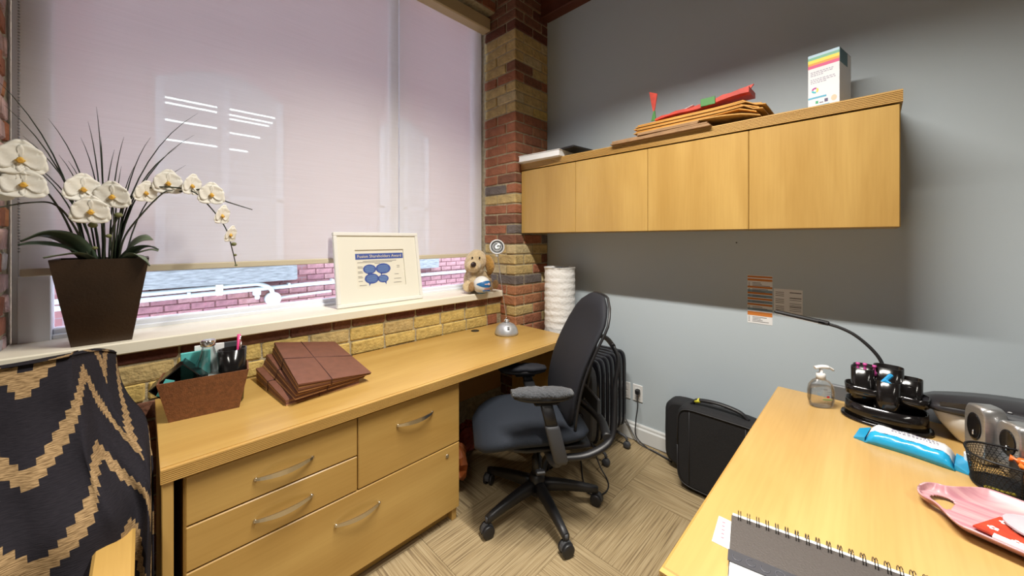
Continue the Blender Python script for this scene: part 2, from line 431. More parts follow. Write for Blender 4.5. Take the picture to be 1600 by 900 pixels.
# apron bricks: all courses left of the desk, above desk height beyond it
for k in range(12):
    z1 = .974-k*CH; z0 = z1-BH-.003
    if z0 < 0: break
    x = -.62-(.11 if k % 2 else 0)
    j = 0
    while x < XP-.03:
        L = random.choice((.2, .2, .205, .2, .098)); x1 = min(x+L, XP-.006)
        vis = x1 > -.40 and (x < .09 or z1 > .70)
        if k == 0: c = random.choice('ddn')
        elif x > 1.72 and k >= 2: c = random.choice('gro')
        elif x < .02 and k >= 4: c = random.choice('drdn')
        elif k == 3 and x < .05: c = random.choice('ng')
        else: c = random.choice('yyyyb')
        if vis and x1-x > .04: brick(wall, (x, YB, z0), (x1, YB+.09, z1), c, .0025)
        x = x1+.008; j += 1
# left reveal, chalky old bricks
for k in range(11, 36):
    z0 = k*CH+.004; z1 = z0+BH
    xs = ((2.13, 2.21), (2.222, 2.33)) if k % 2 else ((2.13, 2.29), (2.30, 2.335))
    for a, b_ in xs: brick(wall, (-.49, a, z0), (-.362+random.uniform(-.006, .004), b_, z1), random.choice('kkwkor') if z0 < 1.6 else random.choice('krrko'), .005)
# lintel bricks above the window
for k in range(2):
    z0 = 3.275+k*CH; x = 1.25+(.1 if k else 0)
    while x < XP-.05:
        x1 = min(x+.205, XP-.004); brick(wall, (x, 2.2, z0), (x1, 2.3, z0+BH), random.choice('drgn'), .003); x = x1+.011

# ---- window: frame, glass, sill
win = struct(MB().box((-.36, 2.375, .95), (-.345, 2.45, 3.25)).build('window_1', FRAMEW))
f = MB()
f.bbox((-.345, YW, .99), (-.262, 2.44, 1.262), .003); f.build('jamb_panel', FRAMEW, win)
MB().bbox((-.345, YW+.012, 1.262), (-.262, 2.44, 3.25), .003).build('window_frame', FRAMEW, win)
MB().bbox((-.262, YW+.03, .995), (XP, 2.44, 1.04), .004).build('window_frame', FRAMEW, win)
MB().bbox((-.262, YW+.015, .995), (XP, YW+.03, 1.018), .003).build('window_frame', FRAMEW, win)
MB().bbox((-.262, YW+.03, 3.2), (XP, 2.44, 3.26), .004).build('window_frame', FRAMEW, win)
MB().bbox((1.215, YW+.03, 1.04), (1.285, 2.44, 3.2), .004).build('mullion', FRAMEW, win)
MB().bbox((1.955, YW+.02, 1.04), (XP, 2.44, 3.2), .004).build('window_frame', FRAMEW, win)
GLASS = clear_mat('window_glass', (.96, .98, 1), .06)
for a, b_ in ((-.262, 1.215), (1.285, 1.955)): MB().box((a, 2.412, 1.04), (b_, 2.418, 3.2)).build('pane', GLASS, win)
sill = struct(MB().bbox((-.37, 2.10, .952), (2.025, 2.40, 1.0), .005).build('trim_2', SILLW))

# ---- roller blinds
BL = blind_mat('blind_mesh'); BEIGE = mat('beige_blind_rail', (.52, .42, .25), .5); HEM = mat('cream_hem', (.62, .55, .40), .6)
for (a, b_, nm) in ((-.335, 1.243, 'wide pale mesh roller blind over the window behind the potted orchid'), (1.252, 1.995, 'narrow pale mesh roller blind over the window beside the brick pier')):
    t = thing('roller_blind', nm, 'blind', ((a+b_)/2, 2.338, 1.27), 0, 'roller blinds on the window')
    MB().box((a, 2.337, 1.285), (b_, 2.339, 3.14)).build('fabric', BL, t)
    MB().bbox((a, 2.331, 1.262), (b_, 2.345, 1.292), .004).build('hem_bar', HEM, t)
    MB().bbox((a-.002, 2.25, 3.13), (b_+(.004 if a < 0 else .03), 2.35, 3.235), .008).build('cassette', BEIGE, t)
ch = MB()
for i in range(150): ch.ell((-.335, 2.322, 1.36+i*.0118), (.0036, .0036, .0036), 5, 4)
c = ch.build('bead_chain', mat('chain_beads', (.30, .31, .33), .4)); c['kind'] = 'stuff'; tag(c, 'grey bead chain hanging at the left end of the wide blind', 'blind chain')

# ---- outside: the brick building across the alley
YE = 5.6
ew = struct(MB().box((-3, YE+.012, -1.5), (9, YE+.3, 7)).build('wall_opposite', ext_brick('painted_brick_far')))
BR['e'] = bm_('outside_pink', (.30, .150, .155)); BR['f'] = bm_('outside_mauve', (.25, .115, .13)); BR['h'] = bm_('outside_rose', (.34, .185, .185))
for k in range(9):
    z0 = .44+k*.08; x = -.5+(.11 if k % 2 else 0)
    while x < 4.6:
        if not ((-.02 < x+.1 < 1.5 or 2.55 < x+.1 < 3.7) and z0 > .80): brick(ew, (x, YE-.004, z0), (x+.212, YE+.05, z0+.072), random.choice('eefh'), .002, 'ext')
        x += .222
STONE = mat('weathered_sill_stone', (.23, .25, .25), .9, var=.35, vscale=9, bump=.8, bscale=30, stretch=(1, 4, 6))
def far_window(x0, x1, z0, z1, label, lit):
    t = thing('sash_window', label, 'window', ((x0+x1)/2, YE, z0))
    MB().bbox((x0-.12, YE-.14, z0-.19), (x1+.14, YE+.06, z0), .012, .006).build('stone_sill', STONE, t)
    n = 14; arc = [(x0+(x1-x0)*i/n, z1-.22+.22*math.sin(math.pi*i/n)) for i in range(n+1)]
    out = [(x0-.1+(x1-x0+.2)*i/n, z1-.06+.22*math.sin(math.pi*i/n)) for i in range(n+1)]
    m = MB()
    for i in range(n):
        m.prism([arc[i], arc[i+1], out[i+1], out[i]], YE-.03, YE+.04, 'y')
    m.build('arch', BR['f'], t)
    MB().prism([(x0, z0)]+[(x1, z0)]+list(reversed(arc)), YE-.004, YE+.008, 'y').build('glazing', mat('dark_grey_panes', (.20, .205, .22), .25), t)
    xm = (x0+x1)/2
    for a in (x0, xm-.04, x1-.08): MB().box((a, YE-.02, z0), (a+.08, YE-.004, z1-.2)).build('sash_bar', mat('sash_paint', (.33, .34, .36), .6), t)
    MB().box((x0, YE-.02, (z0+z1)/2-.35), (x1, YE-.004, (z0+z1)/2-.30)).build('sash_bar', MATS['sash_paint'], t)
    if lit:
        TUBE = mat('lit_tube', (1, 1, 1), .5, emit=(.85, 1, .93), estr=8)
        for (zc, xa, xb) in ((2.99, .16, .62), (2.93, .16, .62), (2.74, .16, .62), (2.52, .14, .62), (3.00, .74, 1.22), (2.93, .74, 1.19), (2.88, .74, 1.15), (2.71, .74, 1.05), (2.51, .74, .92)):
            MB().box((xa, YE-.012, zc-.009), (xb, YE-.005, zc+.009)).build('lit_tube', TUBE, t)
    return t
far_window(.09, 1.31, 1.06, 3.42, 'arched window of the brick building across the alley, lit tubes inside', True)
far_window(2.65, 3.55, 1.10, 3.42, 'darker second window across the alley, right of the lit one', False)
PIPE = mat('white_conduit', (.50, .56, .56), .5)
t = thing('wall_conduit', 'pair of white conduit pipes with a round box on the alley wall', 'pipe', (.8, YE-.03, .8))
m = MB(); m.tube([(-.6, YE-.06, .745), (1.6, YE-.06, .79), (4.6, YE-.06, .80)], .026, 8); m.build('pipe', PIPE, t)
m = MB(); m.tube(curve3([(-.6, YE-.06, .81), (.3, YE-.06, .828), (.90, YE-.06, .845), (1.05, YE-.07, .835), (1.15, YE-.11, .77), (1.17, YE-.10, .68)], 6), .026, 8); m.build('pipe', PIPE, t)
m = MB(); m.cyl((1.18, YE-.004, .64), (1.18, YE-.12, .64), .085, 20); m.build('round_box', PIPE, t)
m = MB(); m.tube([(1.26, YE-.05, .64), (1.9, YE-.05, .665)], .016, 8); m.build('pipe', PIPE, t)
m = MB(); m.bbox((.97, YE-.09, .70), (1.05, YE-.01, .80), .01); m.bbox((.99, YE-.08, .65), (1.04, YE-.02, .70), .01); m.build('sensor_lamp', PIPE, t)
m = MB(); m.bbox((.60, YE-.10, .74), (.67, YE, .90), .01); m.build('pipe_bracket', mat('cream_bracket', (.72, .68, .5), .6), t)
for x in (-.1, .35, 1.35, 1.9): MB().bbox((x, YE-.092, .735+.02*x), (x+.03, YE, .80+.02*x), .006).build('pipe_clip', PIPE, t)

# ================================================================== FURNITURE
# ---- long desk under the window
D = .74; TH = .042
desk = thing('window_desk', 'long maple desk with a ribbed front edge under the window', 'desk', (1.05, 1.79, 0))
MB().prism([(.036, 1.475), (2.07, 1.475), (2.07, 1.972), (2.028, 1.972), (2.028, 2.128), (.036, 2.128)], D-TH, D).build('desktop', WX, desk)
MB().prism(ribs(1.459, D-TH, D-.002, 7, .0045, 1.475), .036, 2.07, 'x').build('ribbed_edge', EDGE, desk)
MB().bbox((.034, 1.459, D-TH), (.036, 2.128, D), .0005).build('edge_band', EDGEY, desk)
MB().bbox((.037, 1.468, 0), (.063, 2.10, D-TH), .002).build('end_panel', WZ, desk)
MB().bbox((1.98, 1.50, 0), (2.006, 1.96, D-TH), .002).build('end_panel', WZ, desk)
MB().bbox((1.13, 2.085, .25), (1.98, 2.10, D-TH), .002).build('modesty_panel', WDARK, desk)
MB().lathe([(.0, .0), (.028, .0), (.030, .002), (.028, .004), (0, .004)], 16, (1.70, 2.06, D)).build('cable_grommet', BLACK, desk)
# ---- drawer pedestal
YD = 1.483
ped = thing('drawer_pedestal', 'maple drawer pedestal with four drawers under the long desk', 'drawers', (.605, 1.77, 0))
MB().bbox((.086, YD+.019, .06), (1.120, 2.08, .695), .002).build('body', WZ, ped)
MB().bbox((.10, YD+.05, .0), (1.10, 2.06, .06), .002).build('plinth', WX, ped)
MB().bbox((1.085, YD+.012, .0), (1.112, YD+.05, .06), .002).build('foot', WZ, ped)
def handle(xc, z, parent, w_=.185):
    m = MB(); n = 12; ps = []
    for i in range(n+1):
        t = i/n; ps.append((xc-w_/2+w_*t, YD-.004-.026*math.sin(math.pi*t)**.8, z))
    rings = []
    for i, p in enumerate(ps):
        h = .004+.005*math.sin(math.pi*i/n)
        rings.append([(p[0], p[1]-.002, p[2]-h), (p[0], p[1]+.003, p[2]-h), (p[0], p[1]+.003, p[2]+h), (p[0], p[1]-.002, p[2]+h)])
    m.loft(rings, True, False)
    for sx in (-1, 1): m.cyl((xc+sx*(w_/2-.006), YD+.003, z), (xc+sx*(w_/2-.006), YD-.008, z), .005, 8)
    return m.build('handle', STEEL, parent)
for (x0, x1, z0, z1, hx, hz) in ((.090, .609, .533, .685, .354, .598), (.090, .609, .392, .529, .352, .458), (.613, 1.121, .392, .685, .872, .592), (.090, 1.121, .062, .388, .612, .298)):
    dr = MB().bbox((x0, YD, z0), (x1, YD+.018, z1), .003).build('drawer', WX, ped)
    handle(hx, hz, dr)
    if z0 < .1:
        m = MB(); m.cyl((1.047, YD-.003, .345), (1.047, YD+.002, .345), .009, 14); m.box((1.0455, YD-.004, .340), (1.0485, YD-.002, .350)); m.build('lock', STEEL, dr)
# ---- wall cabinet
XC = 2.098; ZB, ZT = 1.456, 1.998
cab = thing('wall_cabinet', 'maple wall cabinet with four doors hung on the grey wall', 'cabinet', (2.27, .95, ZB))
MB().bbox((XC+.019, -.078, ZB), (XG-.002, 1.972, 1.945), .002).build('body', WZ, cab)
for i in range(4):
    a = 1.972-i*.5125; MB().bbox((XC, a-.5105, ZB), (XC+.018, a, 1.942), .0025).build('door', WZ, cab)
MB().box((XC+.012, -.084, 1.950), (XG-.002, 1.974, ZT)).build('top_panel', WY, cab)
MB().prism(ribs(XC-.004, 1.950, ZT, 7, .0045, XC+.012), -.084, 1.974, 'y').build('ribbed_edge', EDGEY, cab)
# ---- right-hand desk
d2 = thing('right_desk', 'maple desk jutting out from the grey wall at lower right', 'desk', (1.38, -.15, 0))
MB().bbox((.745, -.75, D-TH), (2.03, .305, D), .003).build('desktop', WD, d2)
MB().prism(ribs(.733, D-TH, D-.002, 7, .0045, .745), -.75, .307, 'y').build('ribbed_edge', EDGEY, d2)
MB().prism(ribs(.307, D-TH, D-.002, 7, .0045, .302), .745, 2.03, 'x').build('ribbed_edge', EDGE, d2)
MB().bbox((.80, -.70, 0), (.826, .26, D-TH), .002).build('end_panel', WY, d2)
MB().bbox((1.96, -.70, 0), (1.986, .27, D-TH), .002).build('end_panel', WY, d2)
MB().bbox((.826, -.35, .25), (1.96, -.334, D-TH), .002).build('modesty_panel', WX, d2)
m = MB(); m.bbox((2.034, -.70, .60), (2.056, .125, .797), .004); tr = m.build('cable_trough', MGREY, d2)
for y in (.04, -.14, -.32): MB().bbox((2.0325, y, .752), (2.0335, y+.006, .785), .0005).build('slot', BLACK, tr)

# ---- office chair (local frame: +x is forward)
FAB = mat('navy_mesh_fabric', (.0065, .011, .020), .8, var=.25, vscale=220, bump=.3, bscale=420)
FABB = mat('dark_mesh_fabric', (.0045, .0055, .011), .75, var=.25, vscale=220, bump=.3, bscale=420)
FUR = mat('grey_fleece', (.050, .054, .062), .95, var=.35, vscale=60, bump=1.0, bscale=130, sheen=.25)
oc = thing('office_chair', 'black swivel office chair with fleece armrest pads at the window desk', 'chair', (1.46, 1.26, 0), R(143.5), world=False)
m = MB(); rings = []
n = 28
for i in range(15):
    t = i/14; x = -.215+.55*t
    wd = .252*(1-.35*max(0, (t-.72)/.28)**2.2)*(1-.14*max(0, (.25-t)/.25)**1.6); th = .050*(1-.25*abs(2*t-1)**3); z = .474-.055*max(0, (t-.62)/.38)**2+.01*max(0, .2-t)
    if i in (0, 14): wd *= .88; th *= .45
    rings.append([(x, p[0], z+p[1]) for p in sellipse(0, 0, wd, th, 2.7, n)])
m.loft(rings); m.build('seat', FAB, oc)
m = MB(); rings = []
for i in range(9):
    t = i/8; x = -.22+.42*t; wd = .205*(1-.25*max(0, (t-.7)/.3)**2)
    rings.append([(x, p[0], .410+p[1]) for p in sellipse(0, 0, wd, .022, 3, 20)])
m.loft(rings); m.build('seat_pan', BLACK, oc)
def back_line(s):   # s 0..1 up the back -> x, z
    return (-.135-.20*s+.035*math.sin(math.pi*min(1, s*1.25)), .50+.60*s)
m = MB(); rings = []
for i in range(17):
    s = i/16; x, z = back_line(s)
    wd = .205+.028*math.sin(math.pi*(.15+.6*s)); wd *= math.sqrt(1-.80*max(0, (s-.74)/.26)**2)*(1-.12*max(0, (.12-s)/.12))
    th = .030 if 0 < i < 16 else .020
    rings.append([(x+p[1]+.42*p[0]**2, p[0], z) for p in sellipse(0, 0, wd, th, 2.4, 28)])
xq, zq = back_line(1.0)
for dz_, wq, tq in ((.008, .083, .013), (.012, .055, .006)): rings.append([(xq+p[1]+.42*p[0]**2-.004, p[0], zq+dz_) for p in sellipse(0, 0, wq, tq, 2.4, 28)])
m.loft(rings); bk = m.build('backrest', FABB, oc)
m = MB(); pts = []
for s_ in range(-10, 11):
    a = s_/10*math.pi*.5; pts.append(s_)
ed = []
for i in range(17):
    s = i/16; x, z = back_line(s); wd = (.208+.028*math.sin(math.pi*(.15+.6*s)))*math.sqrt(1-.80*max(0, (s-.74)/.26)**2); ed.append((x-.02+.42*wd**2, wd, z))
xt, zt_ = ed[-1][0], ed[-1][2]; wt = ed[-1][1]
m.tube([(p[0], p[1], p[2]) for p in ed]+[(xt-.004*math.sin(a*math.pi/10), wt*math.cos(a*math.pi/10), zt_+.012*math.sin(a*math.pi/10)) for a in range(1, 10)]+[(p[0], -p[1], p[2]) for p in reversed(ed)], .007, 8); m.build('back_edge_trim', BLACK, bk)
for sy in (-1, 1):
    m = MB(); m.tube(curve3([(-.06, sy*.215, .375), (-.20, sy*.225, .385), (-.315, sy*.215, .44), (-.345, sy*.19, .55), (-.36, sy*.165, .68), (-.385, sy*.15, .80), (-.372, sy*.12, .86)], 6), [.021]*12+[.017]*12+[.013]*13, 10, .75)
    m.build('back_frame', BLACK, oc)
m = MB(); m.tube(curve3([(-.372, .12, .86), (-.385, 0, .87), (-.372, -.12, .86)], 6), .013, 8); m.build('back_crossbar', BLACK, oc); m = MB(); m.tube(curve3([(-.30, .215, .45), (-.345, 0, .44), (-.30, -.215, .45)], 6), .024, 10, .8); m.build('back_crossbar', BLACK, oc)
m = MB(); m.bbox((-.30, -.13, .52), (-.285, .13, .60), .006); m.build('lumbar_panel', DGREY, oc)
for sy in (-1, 1):
    dz = 0 if sy > 0 else -.062      # the far arm is set lower, under the desk edge
    arm = MB(); rings = []
    for i in range(11):
        t = i/10; x = -.105+.27*t; wd = .045*(1-.45*abs(2*t-1)**3.5); th = .019*(1-.5*abs(2*t-1)**4)
        rings.append([(x, sy*.255+p[0], .688+dz+.012*t-.008*math.sin(t*3)+p[1]) for p in sellipse(0, 0, wd, th, 2.4, 18)])
    arm.loft(rings)
    a = arm.build('armrest', BLACK, oc)
    m = MB(); rings = []
    for i in range(15):
        t = i/14; x = -.11+.285*t; wd = .050*(1-.45*abs(2*t-1)**4)+.003*math.sin(i*5.1); th = .021*(1-.5*abs(2*t-1)**4)+.002*math.sin(i*3.3)
        rings.append([(x, sy*.255+p[0]+.002*math.sin(i*2+j), .700+dz+.012*t+p[1]) for j, p in enumerate(sellipse(0, 0, wd, th, 2.3, 18))])
    m.loft(rings); m.build('fleece_pad' if sy > 0 else 'arm_pad', FUR if sy > 0 else FABB, a)
    m = MB(); m.tube(curve3([(-.02, sy*.12, .37), (-.03, sy*.21, .36), (-.042, sy*.262, .39), (-.035, sy*.268, .46)], 5), .02, 10)
    rings = []
    for (z, rx, ry) in ((.385, .026, .018), (.40, .034, .023), (.55, .034, .023), (.562, .030, .020)):
        rings.append([(.018+p[0]+(z-.66)*.26, sy*.268+p[1], z) for p in sellipse(0, 0, rx, ry, 3.5, 20)])
    m.loft(rings); m.build('arm_post', DGREY, oc)
    m = MB(); rings = []
    for z in (.54, .66+dz): rings.append([(.018+p[0]+(z-.66)*.26, sy*.268+p[1], z) for p in sellipse(0, 0, .029, .018, 3, 16)])
    m.loft(rings); m.bbox((-.045, sy*.258-.025, .655+dz), (.075, sy*.258+.025, .672+dz), .008); m.build('arm_slider', BLACK, oc)
m = MB(); m.bbox((-.13, -.09, .335), (.10, .09, .385), .015); m.build('tilt_mechanism', BLACK, oc)
m = MB(); m.tube(curve3([(.02, .09, .355), (.03, .17, .345), (.035, .235, .335)], 4), .006, 8); m.bbox((.015, .225, .325), (.06, .255, .343), .005); m.build('lever', BLACK, oc)
m = MB(); m.lathe([(.026, .17), (.026, .26), (.019, .262), (.019, .345)], 20); m.build('gas_column', BLACK, oc)
hub = MB(); hub.lathe([(.02, .06), (.038, .075), (.045, .10), (.042, .155), (.034, .175), (.028, .178)], 24)
base = hub.build('hub', BLACK, oc)
legm = None
ANG = [101+72*i for i in range(5)]
for i, a in enumerate(ANG):
    ar = R(a-143.5)
    if legm is None:
        m = MB(); rings = []
        for t in range(8):
            q = t/7; x = .03+.29*q; wd = .028-.012*q; zt = .150-.052*q**1.5; h = .032-.014*q
            rings.append([(x, p[0], zt-h+p[1]) for p in sellipse(0, 0, wd, h, 3, 14)])
        m.loft(rings); legm = m.build('leg', BLACK, oc, off=(0, 0, 0)); o = legm
    else: o = copy(legm, oc)
    o.rotation_euler = (0, 0, ar)
cm = MB(); cm.lathe([(.0, .0), (.009, .0), (.009, .025), (0, .025)], 12, (0, 0, .068)); 
ring = []
for t in range(9):
    a = math.pi*t/8; ring.append([( -.031*math.cos(a)+.0, p, .032+.034*math.sin(a)) for p in (-.010, .010)]+[(-.026*math.cos(a), p, .032+.028*math.sin(a)) for p in (.010, -.010)])
cm.loft(ring, True, False); cast0 = cm.build('castor', DGREY, oc, off=(0, 0, 0))
for sy in (-1, 1):
    m = MB(); m.M = Matrix.Translation((0, sy*.017, .030)) @ Matrix.Rotation(R(90), 4, 'X')
    m.lathe([(.012, -.009), (.026, -.0085), (.030, -.006), (.030, .006), (.026, .0085), (.012, .009)], 20); m.build('wheel', BLACK, cast0, off=(0, 0, 0))
tw = [60, 200, 15, 140, 300]
for i, a in enumerate(ANG):
    ar = R(a-143.5); L = .318
    if i == 0: o = cast0
    else: o = clone(cast0, oc)
    o.location = (math.cos(ar)*L, math.sin(ar)*L, 0); o.rotation_euler = (0, 0, R(tw[i]))

# ---- armchair under a patterned shawl at lower left
ac = thing('armchair', 'light wooden armchair mostly hidden under the dark patterned shawl', 'chair', (-.36, 1.5, 0))
for x0 in (-.70, -.09):
    MB().bbox((x0, 1.20, .585), (x0+.075, 1.72, .62), .006).build('armrest', WY, ac)
    MB().bbox((x0+.012, 1.23, 0), (x0+.062, 1.285, .585), .004).build('leg', WZ, ac)
    MB().bbox((x0+.012, 1.68, 0), (x0+.062, 1.735, .585), .004).build('leg', WZ, ac)
m = MB(); rings = []
for t in range(6):
    q = t/5; rings.append([(p[0], 1.28+.42*q, .40+p[1]) for p in sellipse(-.355, 0, .26*(1-.05*abs(2*q-1)**3), .055*(1-.4*abs(2*q-1)**4), 4, 24)])
m.loft(rings); m.build('seat', mat('dark_upholstery', (.03, .03, .035), .9), ac)
m = MB(); rings = []
for t in range(8):
    q = t/7; rings.append([(p[0], 1.70+.085*q+p[1], .44+.585*q) for p in sellipse(-.395, 0, .25, .035, 4, 24)])
m.loft(rings); m.build('backrest', MATS['dark_upholstery'], ac)
# shawl: sheet over the back, front fall, and a loose fall round the right side
NU, NV = 90, 84
m = MB(); uv = []; vs = []
def sstep(a): a = max(0, min(1, a)); return a*a*(3-2*a)
def shawl(u, v):
    # u 0..1 from far left to the loose right end (1.05 m of cloth), v: 0 behind the top edge, 1 at the hem
    s = u*1.05; h = v*1.15-.12          # h<0: over the top towards the wall
    xr = -.150                           # where the cloth turns round the right end of the back
    drop = max(0, h); fx = -.80+s; side = max(0, fx-xr)
    x, y = min(fx, xr), 1.675
    if side > 0:
        k = sstep(drop/.45); x += side*(.18+.30*k); y += side*(.66-.42*k)
    z = 1.068-drop*(1-.10*sstep(drop/.5))
    y -= .285*sstep(drop/.52)+.10*max(0, drop-.45)
    x += .075*sstep((drop-.05)/.45)*sstep((fx+.55)/.45)
    if h < 0: y += -h; z = 1.068-.8*h*h
    else: y += .03*math.exp(-h/.03)
    z += .014*math.sin(fx*7+.6)*math.exp(-drop/.15) - .20*side*math.exp(-drop/.2)
    g = min(1, drop/.25)
    y += .016*math.sin(fx*26+h*3+1.2)*g*(.35+.9*min(1, side/.05)) + .009*math.sin(fx*55-h*7)*g - .006*math.sin(h*38+fx*9)*min(1, drop/.1)
    x += .009*math.sin(h*17+fx*5)*min(1, side/.04+.1)
    if x > -.01: x = -.01+.028*(1-math.exp(-(x+.01)/.028))
    return Vector((x, y, max(z, .30)))
for j in range(NV+1):
    for i in range(NU+1):
        u, v = i/NU, j/NV; p = shawl(u, v)
        p += Vector((0, noise.noise(p*9)*.008, 0)); vs.append(tuple(p)); uv.append((u*1.05, v*1.15))
fs = [(j*(NU+1)+i, (j+1)*(NU+1)+i, (j+1)*(NU+1)+i+1, j*(NU+1)+i+1) for j in range(NV) for i in range(NU)]
m.add(vs, fs, True); m.uv = uv
sh = single(m, 'shawl', shawl_mat('ikat_cloth'), 'dark shawl with stepped tan zigzags draped over the armchair', 'shawl', (-.36, 1.66, .62))
sh.modifiers.new('thick', 'SOLIDIFY').thickness = .004

# ================================================================== ON THE SILL
# ---- potted orchid
PX, PY, PZ = -.112, 2.205, 1.0
orch = thing('potted_orchid', 'white silk orchid with grass blades in a tapered brown planter', 'plant', (PX, PY, PZ))
POT = mat('brown_planter', (.030, .014, .005), .42, var=.25, vscale=6, bump=.1, bscale=120)
m = MB(); rings = []
for (hw, z) in ((.080, 0), (.1285, .328), (.1285, .332), (.120, .332), (.112, .30)):
    rings.append([(PX+sx*hw-.002*0, PY+sy*hw*(.80), PZ+z) for sx, sy in ((-1, -1), (1, -1), (1, 1), (-1, 1))])
m.loft(rings, True, False); m.build('planter', POT, orch)
m = MB(); m.bbox((PX-.112, PY-.088, PZ+.29), (PX+.112, PY+.088, PZ+.303), .004); m.build('moss', mat('moss', (.05, .04, .02), 1, bump=1, bscale=80), orch)
LEAF = mat('orchid_leaf', (.050, .075, .045), .45, var=.2, vscale=12); LEAFL = mat('orchid_leaf_pale', (.17, .21, .14), .5, var=.2, vscale=12)
def leaf(pts, wid, m_, twist=0):
    ps = curve3(pts, 6); n = len(ps); m = MB(); rings = []
    for i, p in enumerate(ps):
        t = i/(n-1); wv = wid*math.sin(math.pi*min(1, .12+.88*t)**.75)**.8 if t < 1 else .002
        wv = max(wv, .003)
        d = (ps[min(i+1, n-1)]-ps[max(i-1, 0)]).normalized(); sdv = d.cross(Vector((0, 0, 1)))
        if sdv.length < .2: sdv = Vector((0, 1, 0))
        sdv = (Matrix.Rotation(twist, 3, d) @ sdv.normalized()); up = sdv.cross(d)
        rings.append([tuple(p+sdv*wv*a+up*(.16*wv*a*a+b)) for a, b in ((-1, 0), (-.5, 0), (0, -.003), (.5, 0), (1, 0), (.5, .003), (0, .001), (-.5, .003))])
    m.loft(rings); return m.build('leaf', m_, orch)
C = (PX, 2.20, 1.32)
leaf([(PX-.03, 2.19, 1.315), (PX-.08, 2.15, 1.40), (PX-.135, 2.11, 1.425), (PX-.185, 2.08, 1.40)], .034, LEAF, .5)
leaf([(PX-.02, 2.18, 1.315), (PX-.09, 2.13, 1.375), (PX-.15, 2.10, 1.392), (PX-.19, 2.08, 1.388)], .026, LEAF, -.4)
leaf([(PX-.01, 2.17, 1.315), (PX-.06, 2.12, 1.352), (PX-.10, 2.09, 1.350), (PX-.135, 2.07, 1.342)], .020, LEAFL, .1)
leaf([(PX+.05, 2.18, 1.315), (PX+.075, 2.15, 1.375), (PX+.11, 2.12, 1.41), (PX+.14, 2.10, 1.405)], .028, LEAFL, .9)
leaf([(PX+.05, 2.17, 1.315), (PX+.09, 2.13, 1.365), (PX+.13, 2.10, 1.378), (PX+.155, 2.08, 1.365)], .024, LEAF, -.2)
leaf([(PX+.06, 2.15, 1.32), (PX+.09, 2.11, 1.345), (PX+.115, 2.08, 1.325), (PX+.13, 2.07, 1.300)], .024, LEAFL, -.3)
leaf([(PX+.09, 2.14, 1.35), (PX+.13, 2.09, 1.365), (PX+.155, 2.075, 1.36)], .012, LEAFL, .2)
GR = mat('grass_blade', (.018, .030, .014), .5, var=.4, vscale=30); STEM = mat('orchid_stem', (.030, .035, .018), .55, var=.4, vscale=20)
random.seed(3)
tips = [(-.345, 2.05, 1.94), (-.33, 2.08, 1.86), (-.289, 2.06, 1.76), (.17, 2.12, 1.965), (.159, 2.14, 1.87), (.128, 2.10, 1.726), (.022, 2.16, 1.837), (-.055, 2.15, 1.821), (-.127, 2.12, 1.916), (-.114, 2.10, 1.80), (-.15, 2.15, 1.861),
        (-.24, 2.10, 1.84), (-.08, 2.12, 1.76), (-.17, 2.17, 1.80), (-.30, 2.10, 1.70), (.06, 2.10, 1.75), (.10, 2.13, 1.80), (-.22, 2.14, 1.72), (-.02, 2.14, 1.72), (-.27, 2.06, 1.66), (-.06, 2.07, 1.69), (-.19, 2.06, 1.69)]
for (x, y, z) in tips:
    bx = PX+(x-PX)*.16+random.uniform(-.02, .02); by = 2.19+random.uniform(-.02, .02)
    ps = bez((bx, by, 1.31), (bx+(x-bx)*.12, by, 1.31+(z-1.31)*.45), (bx+(x-bx)*.45, (by+y)/2, 1.31+(z-1.31)*.8), (x, y, z), 9)
    m = MB(); m.tube(ps, [q_*1.3 for q_ in (.0062, .0066, .0064, .006, .0055, .0048, .004, .0032, .0022, .0007)], 6, .35); m.build('grass_blade', GR, orch)
for pts in ([(PX-.03, 2.18, 1.31), (PX-.07, 2.15, 1.45), (PX-.11, 2.11, 1.53), (PX-.16, 2.07, 1.535), (-.36, 2.02, 1.50)], [(PX+.03, 2.18, 1.31), (PX+.02, 2.17, 1.42), (PX+.05, 2.14, 1.52), (PX+.10, 2.11, 1.60), (PX+.17, 2.10, 1.625), (PX+.26, 2.09, 1.615), (.205, 2.09, 1.555), (.262, 2.09, 1.46), (.285, 2.09, 1.37), (.300, 2.09, 1.29)],
            [(PX+.04, 2.17, 1.31), (PX+.06, 2.15, 1.42), (PX+.12, 2.11, 1.53), (PX+.17, 2.10, 1.60), (PX+.20, 2.10, 1.615)], [(.17, 2.12, 1.62), (.27, 2.11, 1.58), (.365, 2.10, 1.548)],
            [(PX, 2.17, 1.31), (PX+.005, 2.15, 1.42), (PX-.01, 2.12, 1.50)], [(PX+.02, 2.16, 1.31), (PX+.03, 2.13, 1.43), (PX+.03, 2.10, 1.53)], [(PX-.05, 2.18, 1.32), (PX-.10, 2.15, 1.5), (PX-.15, 2.09, 1.61), (PX-.19, 2.05, 1.64)], [(.19, 2.10, 1.63), (.10, 2.12, 1.61), (.05, 2.12, 1.60)]):
    ps = curve3(pts, 6); m = MB(); m.tube(ps, [.0042-.0022*i/(len(ps)-1) for i in range(len(ps))], 6); m.build('stem', STEM, orch)
PET = mat('white_petal', (.86, .84, .76), .55, var=.04, vscale=40); LIP = mat('yellow_lip', (.80, .58, .09), .5, col2=(.62, .28, .03), vscale=120)
